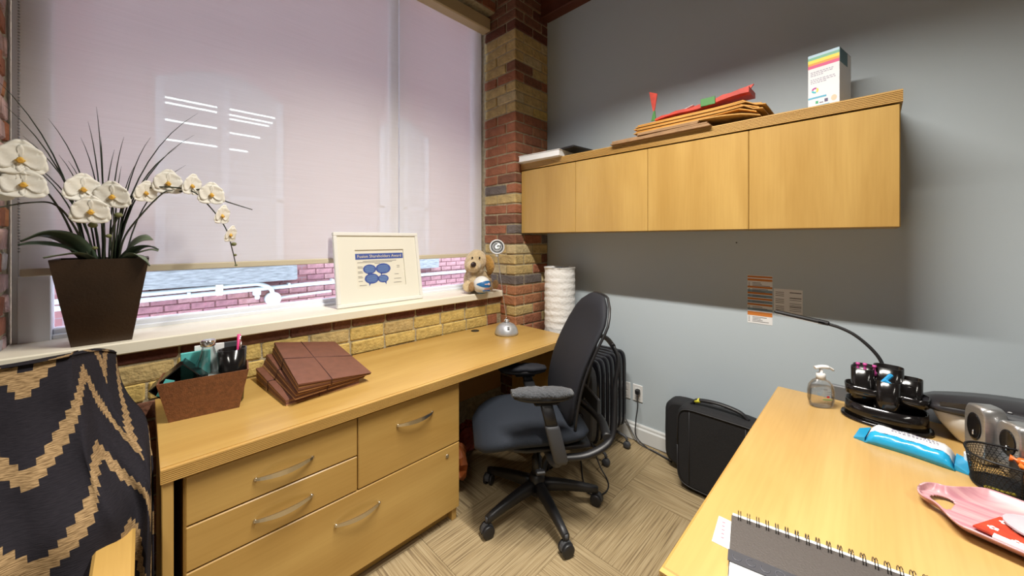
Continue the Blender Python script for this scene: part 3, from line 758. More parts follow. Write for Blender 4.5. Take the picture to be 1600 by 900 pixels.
def petal(L, W, cup):
    m = MB(); rows = []
    n, k = 7, 4; vs = []; fs = []
    for i in range(n+1):
        t = i/n; wv = W*math.sin(math.pi*(.06+.90*t**.8))**.7
        for j in range(-k, k+1):
            a = j/k; vs.append((L*t, wv*a, cup*(t*t*.9+.5*(a*wv/W)**2)*L+.0012*math.sin(a*6+t*5)))
    q = 2*k+1
    fs = [(i*q+j, i*q+j+1, (i+1)*q+j+1, (i+1)*q+j) for i in range(n) for j in range(2*k)]
    m.add(vs, fs, True); return m
def mk_blossom():
    b = bpy.data.objects.new('blossom', None)
    ctr = MB(); ctr.ell((0, 0, .004), (.005, .005, .006), 8, 6); b = ctr.build('blossom', LIP, orch, off=(0, 0, 0))
    p1 = petal(.036, .030, .12); p2 = petal(.043, .025, .13)
    w1 = None; w2 = None
    for a in (25, 155):
        o = p1.build('petal', PET, b, off=(0, 0, 0)) if w1 is None else copy(w1, b)
        w1 = w1 or o; o.rotation_euler = (0, 0, R(a)); o.location = (0, 0, .002)
    for a in (90, 215, 325):
        o = p2.build('petal', PET, b, off=(0, 0, 0)) if w2 is None else copy(w2, b)
        w2 = w2 or o; o.rotation_euler = (0, 0, R(a))
    m = MB(); m.lathe([(.0015, .0), (.004, .003), (.006, .009), (.004, .012)], 10, (0, -.004, 0)); m.ell((.005, -.003, .006), (.003, .002, .004), 8, 5); m.ell((-.005, -.003, .006), (.003, .002, .004), 8, 5)
    m.build('lip', LIP, b, off=(0, 0, 0))
    for o in b.children:
        if o.name.startswith('petal'): o.modifiers.new('thick', 'SOLIDIFY').thickness = .0008
    return b
b0 = mk_blossom()
spots = [((-.290, 2.03, 1.675), 1.15, -20, 20), ((-.283, 2.03, 1.592), 1.05, -35, 10), ((-.345, 2.05, 1.640), 1.1, -10, -20), ((-.345, 2.05, 1.575), .9, 10, 0), ((-.155, 2.04, 1.590), 1.0, -18, 35), ((-.082, 2.04, 1.570), 1.0, -5, -5), ((-.135, 2.02, 1.510), 1.0, 10, 15),
         ((.005, 2.10, 1.598), .85, 10, 60), ((.072, 2.11, 1.645), 1.0, 0, 30), ((.145, 2.09, 1.640), .9, 10, 70), ((.210, 2.07, 1.605), .95, 0, 20), ((.245, 2.07, 1.515), .85, 20, 75), ((.275, 2.07, 1.43), .75, 30, 80)]
for i, (p, s, pit, yaw) in enumerate(spots):
    o = b0 if i == 0 else clone(b0, orch)
    o.location = Vector(p)-Vector((PX, PY, PZ)); o.scale = (s*1.32, s*1.32, s*1.32)
    e = Matrix.Rotation(R(yaw*.7-6), 4, 'Z') @ Matrix.Rotation(R(96+pit*.3), 4, 'X')
    o.rotation_euler = e.to_euler()
BUD = mat('green_bud', (.16, .17, .06), .55)
for (x, y, z, r) in ((.292, 2.085, 1.385, .011), (.297, 2.088, 1.335, .007), (.301, 2.09, 1.288, .006), (PX-.02, 2.06, 1.46, .013), (PX+.02, 2.06, 1.42, .009), (PX-.015, 2.06, 1.375, .008), (PX+.045, 2.05, 1.50, .012)):
    m = MB(); m.ell((x, y, z), (r, r, r*.8), 10, 7); m.build('bud', BUD, orch)

# ---- framed award leaning on the window (front faces -y, tilted back)
fr = thing('picture_frame', 'white framed award certificate with blue speech bubbles on the sill', 'picture', (1.075, 2.215, 1.0))
FX0, FX1, FH = .792, 1.358, .455; TILT = Matrix.Translation((0, 2.215, 1.001)) @ Matrix.Rotation(R(-10), 4, 'X')
def fmb(): m = MB(); m.M = TILT; return m
FW = mat('white_frame', (.80, .79, .74), .4); MATB = mat('cream_mount', (.78, .76, .66), .8); BLUE = mat('print_blue', (.05, .09, .33), .7); INK = mat('print_ink', (.16, .15, .15), .8); GOLD = mat('cream_letter', (.75, .66, .45), .7)
b_ = .022
for a, c in (((FX0, 0), (FX1, b_)), ((FX0, FH-b_), (FX1, FH)), ((FX0, b_), (FX0+b_, FH-b_)), ((FX1-b_, b_), (FX1, FH-b_))):
    m = fmb(); m.bbox((a[0], -.012, a[1]), (c[0], .012, c[1]), .003); m.build('frame_rail', FW, fr)
m = fmb(); x0, x1, z0, z1 = FX0+.125, FX1-.115, .105, .345
for a, c in (((FX0+b_, b_), (FX1-b_, z0)), ((FX0+b_, z1), (FX1-b_, FH-b_)), ((FX0+b_, z0), (x0, z1)), ((x1, z0), (FX1-b_, z1))): m.box((a[0], -.002, a[1]), (c[0], .004, c[1]))
m.build('mount', MATB, fr)
m = fmb(); m.box((x0-.01, .006, z0-.01), (x1+.01, .009, z1+.01)); cert = m.build('certificate', mat('cream_paper', (.76, .73, .62), .8), fr)
m = fmb(); m.box((x0+.003, .0052, .285), (x1-.003, .0058, .322)); m.build('banner', BLUE, cert)
off = Matrix.Translation(-Vector((1.075, 2.215, 1.0)))
text_mesh('Fusion Shareholders Award', .0265, 'lettering', GOLD, cert, off @ TILT @ Matrix.Translation(((x0+x1)/2, .0048, .3035)) @ Matrix.Rotation(R(90), 4, 'X'))
def bubble(cx, cz, rx, rz, tail):
    m = fmb(); pts = [(cx+rx*math.cos(t*math.pi/14), cz+rz*math.sin(t*math.pi/14)) for t in range(28)]
    m.prism(pts, .0050, .0056, 'y'); m.prism([(cx+tail*.01, cz-rz*.8), (cx+tail*.035, cz-rz*.75), (cx+tail*.03, cz-rz-.014)], .0050, .0056, 'y')
    bo = m.build('speech_bubble', BLUE, cert)
    m = fmb()
    for i in range(-3, 4): hw = rx*.75*math.sqrt(1-(i/4.2)**2); m.box((cx-hw, .0046, cz+i*rz*.2-.001), (cx+hw, .0049, cz+i*rz*.2+.0006))
    m.build('text_lines', mat('pale_blue_text', (.25, .42, .62), .8), bo)
bubble(1.005, .222, .042, .030, -.4); bubble(1.095, .222, .050, .034, -.6); bubble(1.015, .162, .046, .032, -.6); bubble(1.090, .157, .036, .025, .6)
m = fmb()
for zc, a, c in ((.272, .965, 1.19), (.264, .93, 1.16), (.238, .93, .962), (.230, .93, .965), (.208, .93, .958), (.200, .93, .962), (.178, .93, .955), (.170, .93, .96), (.148, .93, .956), (.122, .935, .98), (.235, 1.19, 1.21), (.225, 1.19, 1.21), (.180, 1.17, 1.20), (.150, 1.165, 1.215), (.125, 1.16, 1.215), (.255, 1.04, 1.075)):
    m.box((a, .0050, zc), (c, .0056, zc+.0025))
m.build('text_lines', INK, cert)

# ---- plush dog holding a ball
dog = thing('plush_dog', 'tan plush dog with a golden ear sitting on the sill by the pier', 'plush toy', (1.87, 2.19, 1.0))
PL = mat('tan_plush', (.60, .46, .27), .95, var=.15, vscale=50, bump=.9, bscale=110, sheen=.5); PLW = mat('cream_plush', (.68, .60, .46), .95, var=.1, vscale=50, bump=.9, bscale=110, sheen=.5)
EAR = mat('golden_plush', (.46, .25, .055), .95, var=.2, vscale=50, bump=.9, bscale=110, sheen=.4); PAD = mat('brown_pad', (.36, .22, .10), .9, var=.2, vscale=40, bump=.5, bscale=90)
m = MB(); m.ell((1.875, 2.215, 1.095), (.095, .07, .10)); m.ell((1.865, 2.175, 1.245), (.085, .07, .085), 18, 12); m.ell((1.795, 2.13, 1.205), (.062, .05, .047)); m.ell((1.865, 2.18, 1.17), (.06, .05, .05))
m.tube([(1.93, 2.19, 1.14), (1.965, 2.16, 1.10), (1.955, 2.135, 1.07)], [.035, .032, .03], 10); m.tube([(1.83, 2.18, 1.14), (1.805, 2.15, 1.10), (1.815, 2.13, 1.07)], [.035, .03, .03], 10)
m.tube([(1.90, 2.19, 1.045), (1.955, 2.15, 1.05), (1.972, 2.125, 1.058)], [.04, .042, .050], 12); m.tube([(1.83, 2.20, 1.045), (1.775, 2.16, 1.05), (1.763, 2.145, 1.06)], [.04, .042, .050], 12)
bo = m.build('body', PL, dog); rm = bo.modifiers.new('fuse', 'REMESH'); rm.mode = 'VOXEL'; rm.voxel_size = .007; rm.use_smooth_shade = True
sm_ = bo.modifiers.new('soft', 'SMOOTH'); sm_.iterations = 6
m = MB(); rings = []
for i in range(9):
    t = i/8; rr = .046*math.sin(math.pi*(.15+.82*t))**.7
    rings.append([(1.930+.022*math.sin(t*2.2)+p[0]*.72, 2.130-.012*math.sin(t*2)+p[1], 1.285-.155*t) for p in sellipse(0, 0, rr, rr, 2, 12)])
m.loft(rings); m.build('ear', EAR, dog)
m = MB(); rings = []
for i in range(9):
    t = i/8; rr = .030*math.sin(math.pi*(.15+.82*t))**.7
    rings.append([(1.795-.018*math.sin(t*2.2)+p[0]*.45, 2.185+p[1], 1.285-.13*t) for p in sellipse(0, 0, rr, rr, 2, 12)])
m.loft(rings); m.build('ear', PL, dog)
m = MB(); m.ell((1.762, 2.088, 1.222), (.024, .014, .020), 12, 8); m.build('nose', mat('dark_nose', (.025, .012, .012), .5), dog)
for x, y, z in ((1.835, 2.104, 1.268), (1.790, 2.135, 1.268)): m = MB(); m.ell((x, y, z), (.007, .006, .009), 8, 6); m.build('eye', GLOSS, dog)
for x, y, z, a in ((1.972, 2.078, 1.058, 0), (1.757, 2.100, 1.058, 0)):
    m = MB(); m.ell((x, y, z), (.033, .008, .036), 14, 8); m.build('paw_pad', PAD, dog)
ball = thing('toy_ball', 'small white and blue toy ball held by the plush dog', 'ball', (1.868, 2.09, 1.003))
BC = Vector((1.862, 2.075, 1.067)); BRr = .066
def ballpatch(t0, t1, p0, p1, r, n, k):
    m = MB(); vs = []
    for i in range(k+1):
        for j in range(n+1):
            t = t0+(t1-t0)*i/k; p = p0+(p1-p0)*j/n
            vs.append((BC.x+r*math.cos(t)*math.sin(p), BC.y-r*math.cos(t)*math.cos(p), BC.z+r*math.sin(t)))
    m.add(vs, [(i*(n+1)+j, i*(n+1)+j+1, (i+1)*(n+1)+j+1, (i+1)*(n+1)+j) for i in range(k) for j in range(n)], True); return m
m = MB(); m.ell(BC, (BRr, BRr, BRr), 24, 14); m.build('sphere', mat('white_vinyl', (.74, .74, .72), .4), ball)
vs = []; m = MB()
for i in range(13):
    for j in range(25):
        p = R(-78+156*j/24); half = R(22)*math.cos(R(-86+172*j/24)); t = R(10)-half+2*half*i/12
        r = BRr*1.012; vs.append((BC.x+r*math.cos(t)*math.sin(p), BC.y-r*math.cos(t)*math.cos(p), BC.z+r*math.sin(t)))
m.add(vs, [(i*25+j, i*25+j+1, (i+1)*25+j+1, (i+1)*25+j) for i in range(12) for j in range(24)], True); m.build('blue_panel', mat('ball_blue', (.02, .14, .36), .45), ball)
ballpatch(R(-82), R(-50), R(-179), R(179), BRr*1.008, 24, 4).build('blue_base', MATS['ball_blue'], ball)
bo_ = Matrix.Translation(-Vector((1.868, 2.09, 1.003)))
text_mesh('KIND', .020, 'lettering', mat('ball_red', (.50, .05, .03), .5), ball, bo_ @ Matrix.Translation((BC.x-.004, BC.y-BRr*.965, BC.z-.024)) @ Matrix.Rotation(R(78), 4, 'X'))
m = MB()
for i in range(8): m.box((BC.x-.032+i*.0078, BC.y-.0585, BC.z-.041), (BC.x-.0265+i*.0078, BC.y-.044, BC.z-.034))
m.build('small_print', MATS['ball_blue'], ball)
m = MB(); m.cyl((BC.x+.012, BC.y-.062, BC.z+.011), (BC.x+.012, BC.y-.0682, BC.z+.011), .009, 12); m.box((BC.x-.026, BC.y-.0675, BC.z+.008), (BC.x+.001, BC.y-.06, BC.z+.015)); m.build('badge', mat('ball_pink', (.75, .55, .55), .5), ball)

dog.location.x -= .055; ball.location.x -= .085

# ================================================================== ON THE LONG DESK
# ---- silver stick lamp
sl = thing('stick_lamp', 'small silver dome lamp with thin rod and round clear head', 'lamp', (1.80, 1.835, D))
m = MB(); m.lathe([(.078, 0), (.083, .008), (.082, .018), (.072, .048), (.052, .070), (.024, .083), (.012, .085)], 32, (1.80, 1.835, D)); m.build('base', SILVER, sl)
m = MB(); m.lathe([(.015, .083), (.015, .091), (.021, .094), (.021, .103), (.010, .107), (.005, .114)], 14, (1.80, 1.835, D)); m.build('collar', CHROME, sl)
m = MB(); m.M = Matrix.Translation((1.762, 1.779, D+.055)) @ Matrix.Rotation(R(-35), 4, 'Z') @ Matrix.Rotation(R(52), 4, 'X'); m.bbox((-.008, -.011, -.004), (.008, .011, .005), .002); m.build('switch', BLACK, sl)
rod = curve3([(1.80, 1.835, D+.105), (1.782, 1.85, 1.0), (1.765, 1.87, 1.2), (1.756, 1.88, 1.30)], 6)
m = MB(); m.tube(rod, .0025, 6); m.build('rod', CHROME, sl)
HC = Vector((1.752, 1.882, 1.353)); HN = Matrix.Translation(HC) @ Matrix.Rotation(R(-40), 4, 'Z') @ Matrix.Rotation(R(80), 4, 'X')
CLR = clear_mat('clear_plastic', (.82, .84, .86), .25)
m = MB(); m.M = HN
m.lathe([(.052, -.008), (.054, 0), (.052, .008), (.045, .010), (.045, -.010), (.052, -.008)], 28); hd = m.build('head_ring', mat('clear_grey_ring', (.60, .61, .62), .25), sl)
m = MB(); m.M = HN; m.lathe([(.0, -.010), (.030, -.008), (.045, -.002), (.045, .002), (.030, .006), (0, .007)], 24); m.build('lens', CLR, hd)
for r_ in (.016, .030):
    m = MB(); m.M = HN; m.tube([(r_*math.cos(a*math.pi/12), r_*math.sin(a*math.pi/12), .010) for a in range(25)], .0022, 6); m.build('wire_ring', MATS['clear_grey_ring'], hd)
m = MB(); m.bbox((HC.x-.012, HC.y-.01, HC.z-.068), (HC.x+.012, HC.y+.01, HC.z-.048), .004); m.build('clamp', MATS['clear_grey_ring'], sl)
m = MB(); m.tube(curve3([(1.845, 1.86, D+.006), (1.88, 1.90, D+.008), (1.93, 1.91, D+.014), (1.95, 1.93, D+.006)], 5), .003, 6); m.build('cord', BLACK, sl)

# ---- brown desk caddy and what stands in it
CRO = mat('brown_croc', (.17, .062, .024), .38, var=.25, vscale=90, bump=.35, bscale=260)
BXA = R(-8.5); BXO = (.175, 1.865, D)
bx = thing('desk_caddy', 'tapered brown leatherette caddy holding desk odds and ends', 'organizer', BXO, BXA, world=False)
hb, ht, dep, hh = .103, .134, .062, .148
def wallq(p, t):  # thin panel from an outer quad
    a, b, c, d = map(Vector, p); nn = (b-a).cross(d-a).normalized()*-t; m = MB()
    m.add([a, b, c, d, a+nn, b+nn, c+nn, d+nn], [(0, 1, 2, 3), (7, 6, 5, 4), (0, 4, 5, 1), (1, 5, 6, 2), (2, 6, 7, 3), (3, 7, 4, 0)]); return m
fbl, fbr, ftr, ftl = (-hb, -dep, 0), (hb, -dep, 0), (ht, -dep-.012, hh), (-ht, -dep-.012, hh)
bbl, bbr, btr, btl = (-hb, dep, 0), (hb, dep, 0), (ht, dep+.012, hh), (-ht, dep+.012, hh)
for q in ((fbl, fbr, ftr, ftl), (bbr, bbl, btl, btr), (bbl, fbl, ftl, btl), (fbr, bbr, btr, ftr)): wallq(q, .005).build('side', CRO, bx, off=(0, 0, 0))
MB().box((-hb+.004, -dep+.004, .001), (hb-.004, dep-.004, .006)).build('bottom', CRO, bx, off=(0, 0, 0))
def incaddy(x, y, z): return Matrix.Translation(BXO) @ Matrix.Rotation(BXA, 4, 'Z') @ Vector((x, y, z))
p = incaddy(.080, .012, .008)
cup = thing('pen_cup', 'oval black pen cup in the brown caddy', 'pen cup', p)
m = MB(); m.lathe([(.038, 0), (.049, .212), (.0455, .212), (.036, .006), (0, .006)], 28, p, 1.0, .85); m.build('cup', GLOSS, cup)
m = MB(); m.box((p.x-.037, p.y-.001, p.z+.03), (p.x+.037, p.y+.001, p.z+.20)); m.build('divider', BLACK, cup)
for i, (dx, dy, tx, ty, hh_, cc, lab) in enumerate(((-.002, -.014, .022, -.004, .258, (.75, .05, .22), 'pink pen leaning in the black pen cup'), (.014, -.012, .006, .002, .232, (.03, .04, .28), 'dark blue pen in the black pen cup'), (.020, .012, .008, .004, .226, (.45, .03, .03), 'red pen in the black pen cup'))):
    q = p+Vector((dx, dy, .012)); m = MB(); m.tube([q, q+Vector((tx*.8, ty*.8, hh_*.7)), q+Vector((tx, ty, hh_))], [.004, .0048, .006 if i == 0 else .004], 8)
    pn = thing('pen', lab, 'pen', q); m.build('barrel', mat('pen_%d' % i, cc, .4), pn)
    m = MB(); m.tube([q+Vector((tx*.78+.004, ty-.004, hh_*.72)), q+Vector((tx+.004, ty-.004, hh_*.97))], .0018, 6); m.build('clip', CHROME, pn)
p = incaddy(.005, -.005, .008)
bt = thing('glass_bottle', 'clear glass bottle with a metal cap in the brown caddy', 'bottle', p)
m = MB(); m.lathe([(.040, 0), (.045, .006), (.045, .13), (.041, .165), (.024, .215), (.0195, .235), (.0195, .247)], 24, p); m.build('glass', clear_mat('bottle_glass', (.86, .90, .90), .25), bt)
m = MB(); m.lathe([(.0225, .240), (.0235, .242), (.0235, .260), (.020, .264), (0, .265)], 20, p); m.build('cap', CHROME, bt)
m = MB(); m.lathe([(.0, .006), (.042, .006), (.042, .12), (0, .12)], 20, p); m.build('label_band', mat('frosted_label', (.70, .72, .70), .7), bt)
m = MB(); m.M = Matrix.Translation(incaddy(-.03, .040, .008)) @ Matrix.Rotation(BXA+R(4), 4, 'Z'); m.bbox((-.050, -.007, 0), (.040, .007, .215), .002)
tag(m.build('notebook', mat('turquoise_card', (.10, .48, .46), .6), None), 'turquoise notebook standing behind the bottle in the brown caddy', 'notebook')
m = MB(); m.M = Matrix.Translation(incaddy(-.005, .055, .008)) @ Matrix.Rotation(BXA, 4, 'Z'); m.bbox((-.035, -.005, 0), (.058, .005, .232), .001)
tag(m.build('index_cards', PAPER, None), 'stack of white index cards upright behind the turquoise notebook', 'cards')
m = MB(); m.M = Matrix.Translation(incaddy(.058, .058, .008)) @ Matrix.Rotation(BXA, 4, 'Z'); m.bbox((-.015, -.004, 0), (.045, .004, .232), .002)
tag(m.build('notebook', DGREY, None), 'dark grey notebook upright behind the pen cup in the caddy', 'notebook')
p = incaddy(-.070, -.002, .118)
ch_ = thing('card_holder', 'black open card holder propped diagonally at the caddy end', 'card holder', p)
Mh = Matrix.Translation(p) @ Matrix.Rotation(BXA, 4, 'Z') @ Matrix.Rotation(R(-42), 4, 'Y') @ Matrix.Translation((0, 0, .0))
hs = .062
for a, c in (((-hs, -.045, -hs), (hs, .045, -hs+.004)), ((-hs, -.045, -hs), (-hs+.004, .045, hs)), ((hs-.004, -.045, -hs), (hs, .045, hs)), ((-hs, -.045, hs-.004), (hs, .045, hs)), ((-hs, .040, -hs), (hs, .045, hs))):
    m = MB(); m.M = Mh; m.box(a, c); m.build('panel', GLOSS, ch_)
m = MB(); m.M = Matrix.Translation(incaddy(-.112, -.052, .125)) @ Matrix.Rotation(R(25), 4, 'Y'); m.bbox((-.014, -.001, -.03), (.014, .001, .03), .0005)
tag(m.build('paper_slip', MATS['turquoise_card'], None), 'small teal slip tucked into the front corner of the caddy', 'paper')

# ---- brown expanding folders
FOL = mat('folder_brown', (.155, .058, .034), .6, var=.12, vscale=30); FOLE = mat('folder_inner', (.44, .22, .09), .7, var=.2, vscale=40); ELA = mat('elastic_cord', (.05, .016, .012), .7)
def folder(label, base, top, leaves, elastic=True, mark=False):
    # base and top: four corners (front-left, front-right, back-right, back-left), leaves stacked between
    c = sum((Vector(q) for q in base), Vector())/4
    t = thing('expanding_folder', label, 'folder', (c.x, c.y, min(q[2] for q in base)), 0, 'brown folders stacked on the long desk')
    B = [Vector(q) for q in base]; T = [Vector(q) for q in top]
    for i in range(leaves):
        a, b = i/leaves, (i+.80)/leaves
        j = .0 if i == leaves-1 else random.uniform(.001, .006)
        lo = [B[k].lerp(T[k], a) for k in range(4)]; hi = [B[k].lerp(T[k], b) for k in range(4)]
        if i == leaves-1: hi = T
        cc = sum(lo, Vector())/4; lo = [q+(cc-q)*j*3 for q in lo]; hi = [q+(cc-q)*j*3 for q in hi]
        m = MB(); m.add(lo+hi, [(3, 2, 1, 0), (4, 5, 6, 7), (0, 1, 5, 4), (1, 2, 6, 5), (2, 3, 7, 6), (3, 0, 4, 7)])
        m.build('leaf' if i < leaves-1 else 'cover', FOL if (i % 3 or i == leaves-1) else FOLE, t)
    if elastic:
        up = Vector((0, 0, .0015))
        for (s, e) in (((0, 1, .42), (3, 2, .42)), ((0, 3, .55), (1, 2, .50))):
            p0 = T[s[0]].lerp(T[s[1]], s[2])+up; p1 = T[e[0]].lerp(T[e[1]], e[2])+up
            q0 = B[s[0]].lerp(B[s[1]], s[2]); q1 = B[e[0]].lerp(B[e[1]], e[2])
            d = (p1-p0).normalized()*.0015
            m = MB(); m.tube([q0-d, p0-d, p0, p1, p1+d, q1+d], .0016, 5); m.build('elastic', ELA, t)
    if mark:
        m = MB()
        for (a, b, l) in ((.16, .20, .12), (.22, .27, .16), (.36, .20, .10)):
            p0 = T[0].lerp(T[1], a).lerp(T[3].lerp(T[2], a), b*.8)+Vector((0, 0, .0008)); dx = (T[1]-T[0])*l; dy = (T[3]-T[0])*.008
            m.quad(p0, p0+dx, p0+dx+dy, p0+dy)
        m.build('pencil_note', ELA, t)
zf = D+.001
folder('lowest brown expanding folder of the stack, jutting out to the left', [(.40, 1.665, zf), (.70, 1.68, zf), (.66, 2.09, zf), (.375, 2.08, zf)], [(.40, 1.67, zf+.022), (.70, 1.685, zf+.022), (.66, 2.09, zf+.052), (.375, 2.08, zf+.055)], 5)
folder('middle brown expanding folder of the stack on the long desk', [(.425, 1.64, zf+.023), (.725, 1.68, zf+.023), (.69, 2.095, zf+.053), (.40, 2.09, zf+.056)], [(.43, 1.64, zf+.052), (.735, 1.685, zf+.030), (.70, 2.09, zf+.082), (.42, 2.09, zf+.108)], 6)
folder('topmost brown expanding folder of the stack, crossed by an elastic cord', [(.432, 1.625, zf+.053), (.752, 1.675, zf+.031), (.725, 2.08, zf+.083), (.440, 2.095, zf+.109)], [(.432, 1.62, zf+.092), (.752, 1.67, zf+.042), (.730, 2.075, zf+.112), (.455, 2.10, zf+.158)], 6, True, True)

# ================================================================== ON THE WALL CABINET
ZT2 = ZT+.0005
bk_ = thing('white_binder', 'white binder lying on the left end of the wall cabinet', 'binder', (2.18, 1.765, ZT2), R(4), world=False)
m = MB(); m.bbox((-.14, -.19, 0), (.14, .185, .005), .0015); m.build('cover', WHITE, bk_, off=(0, 0, 0))
m = MB(); m.bbox((-.135, -.185, .0055), (.13, .18, .042), .001); m.build('pages', PAPER, bk_, off=(0, 0, 0))
m = MB(); m.bbox((-.14, -.19, .0425), (.14, .185, .047), .0015); m.build('cover', WHITE, bk_, off=(0, 0, 0))
m = MB(); m.M = Matrix.Translation((2.235, 1.70, ZT2+.0475)) @ Matrix.Rotation(R(-6), 4, 'Z'); m.bbox((-.13, -.25, 0), (.12, .17, .012), .002)
tag(m.build('notebook', BLACK, None), 'thin black notebook on top of the white binder on the cabinet', 'notebook')
KR = mat('kraft_brown', (.30, .175, .085), .75, var=.15, vscale=20); MAN = mat('manila_orange', (.62, .27, .035), .65, var=.12, vscale=15); MAN2 = mat('manila_dull', (.48, .26, .06), .7, var=.12, vscale=15)
z = ZT2
for i in range(5):
    y0, y1, x0, rz = ((1.175, .60, 2.065, .00), (1.165, .61, 2.07, .01), (1.17, .615, 2.075, -.01), (1.00, .665, 2.07, .015), (1.00, .66, 2.075, .0))[i]
    th = .0085; m = MB(); m.M = Matrix.Translation((x0+.12, (y0+y1)/2, z)) @ Matrix.Rotation(rz, 4, 'Z') @ Matrix.Rotation(.0, 4, 'X')
    m.bbox((-.12, (y1-y0)/2, 0), (.12, (y0-y1)/2, th-.001), .001)
    tag(m.build('kraft_folder', KR, None), ('lowest kraft folder of the pile on the cabinet', 'second lowest kraft folder of the pile on the cabinet', 'third kraft folder up, flat in the cabinet pile', 'shorter kraft folder, fourth up in the cabinet pile', 'shorter kraft folder topping the kraft pile, under the envelopes')[i], 'folder', 'kraft folders on the wall cabinet')
    z += th
zk = z
def sag(y, base, end, floorz):   # envelope centre line: flat over the folders, bending down past them
    if y > .66: return base
    t = min(1, (.66-y)/(.66-end)); return base-(base-floorz)*(t**2.2)
for i in range(6):
    y0, y1 = 1.03-.012*(i % 3), .385+.022*(i % 2)-.018*i*.3
    base = zk+.001+i*.0088; m = MB(); rings = []
    for k in range(17):
        y = y0+(y1-y0)*k/16; zz = sag(y, base, y1, ZT2+.002+i*.0090+(.055 if k < 15 else .03)*(1 if i else .2)*(1 if y > .42 else .55))
        fl = .0028+.0035*math.sin(math.pi*k/16)
        rings.append([(2.085+.006*(i % 2), y, zz), (2.33, y, zz), (2.33, y, zz+.003+fl*.6), (2.085+.006*(i % 2), y, zz+.003+fl*.6)])
    m.loft(rings, True, False)
    tag(m.build('manila_envelope', MAN if i % 2 else MAN2, None), ('lowest orange manila envelope of the pile on the cabinet', 'second manila envelope from the bottom of the cabinet pile', 'third manila envelope from the bottom of the cabinet pile', 'fourth manila envelope from the bottom of the cabinet pile', 'second manila envelope from the top of the cabinet pile', 'topmost manila envelope of the pile on the cabinet')[i], 'envelope', 'manila envelopes on the wall cabinet')
ze = zk+.064
RED = mat('gift_red', (.50, .035, .015), .5, var=.25, vscale=18); GRN = mat('gift_green', (.05, .20, .04), .5)
gb = thing('gift_bag', 'flattened red and green gift bag on top of the manila envelopes', 'gift bag', (2.17, .68, ze))
m = MB(); rings = []
for k in range(13):
    t = k/12; y = .905-.47*t; zz = ze-.006+.034*t+.006*math.sin(t*9); rings.append([(2.10, y, zz), (2.24, y, zz+.004), (2.24, y, zz+.016+.016*t), (2.10, y, zz+.010+.016*t+.004*math.sin(k*2.3))])
m.loft(rings, True, False); m.build('bag', RED, gb)
m = MB(); m.bbox((2.094, .585, ze+.010), (2.1, .655, ze+.050), .001); m.M = Matrix.Identity(4); m.build('green_band', GRN, gb)
m = MB(); m.prism([(.452, ze+.030), (.53, ze+.030), (.50, ze+.062), (.42, ze+.075)], 2.13, 2.14, 'x'); m.build('flap', RED, gb)
m = MB(); m.prism([(.948, 2.285), (.900, 2.262), (.912, 2.185), (.918, 2.16), (.924, 2.16), (.935, 2.21)], 2.120, 2.126, 'x'); m.build('handle_tag', RED, gb)
m = MB(); m.prism([(.914, 2.165), (.922, 2.165), (.936, ze+.003), (.908, ze+.003)], 2.119, 2.127, 'x'); m.build('ribbon', GRN, gb)
m = MB(); m.M = Matrix.Translation((2.22, .82, ze+.010)) @ Matrix.Rotation(R(-7), 4, 'X'); m.add([(-.06, -.11, .030), (.06, -.11, .032), (.06, .09, .006), (-.06, .09, 0), (-.06, -.11, .032), (.06, -.11, .034), (.06, .09, .008), (-.06, .09, .002)], [(3, 2, 1, 0), (4, 5, 6, 7), (0, 1, 5, 4), (1, 2, 6, 5), (2, 3, 7, 6), (3, 0, 4, 7)])
tag(m.build('tissue_paper', PAPER, None), 'crumpled white tissue paper behind the red gift bag', 'paper')
# ---- ink cartridge carton
BXX, BY0, BY1, BXD = 2.15, .087, .199, .165
ib = thing('ink_carton', 'white carton with rainbow band near the right end of the cabinet', 'box', (BXX+BXD/2, .143, ZT2))
MB().bbox((BXX, BY0, ZT2), (BXX+BXD, BY1, ZT2+.252), .001).build('carton', mat('carton_white', (.70, .71, .74), .45), ib)
for i, (a, b, c) in enumerate(((.240, .252, (.42, .60, .72)), (.228, .240, (.16, .42, .28)), (.214, .228, (.80, .66, .05)), (.204, .214, (.72, .30, .03)), (.190, .204, (.62, .06, .20)))):
    m = MB(); m.add([(BXX-.0004, BY1-.0005, ZT2+a), (BXX-.0004, BY0+.0005, ZT2+a+.0), (BXX-.0004, BY0+.0005, ZT2+b), (BXX-.0004, BY1-.0005, ZT2+b)], [(0, 1, 2, 3)])
    m.build('colour_band', mat('band_%d' % i, c, .45), ib)
m = MB(); m.box((BXX+.001, BY0-.0006, ZT2+.19), (BXX+.11, BY0-.0001, ZT2+.25)); m.build('side_panel', mat('carton_teal', (.06, .16, .20), .45), ib)
m = MB(); m.box((BXX-.0003, BY0, ZT2+.2521), (BXX+BXD, BY1, ZT2+.2526)); m.build('lid_edge', DGREY, ib)
m = MB(); random.seed(11)
for k, zc in enumerate((.172, .164, .156, .138, .130, .122)):
    y = BY1-.010
    while y > BY0+.014:
        l = random.uniform(.004, .011); 
        if y-l < BY0+.012 or (k in (2, 5) and y < BY0+.055): break
        m.box((BXX-.0005, y-l, ZT2+zc-.0018), (BXX-.0001, y, ZT2+zc+.0018)); y -= l+.0028
m.build('small_print', mat('grey_print', (.36, .35, .44), .6), ib)
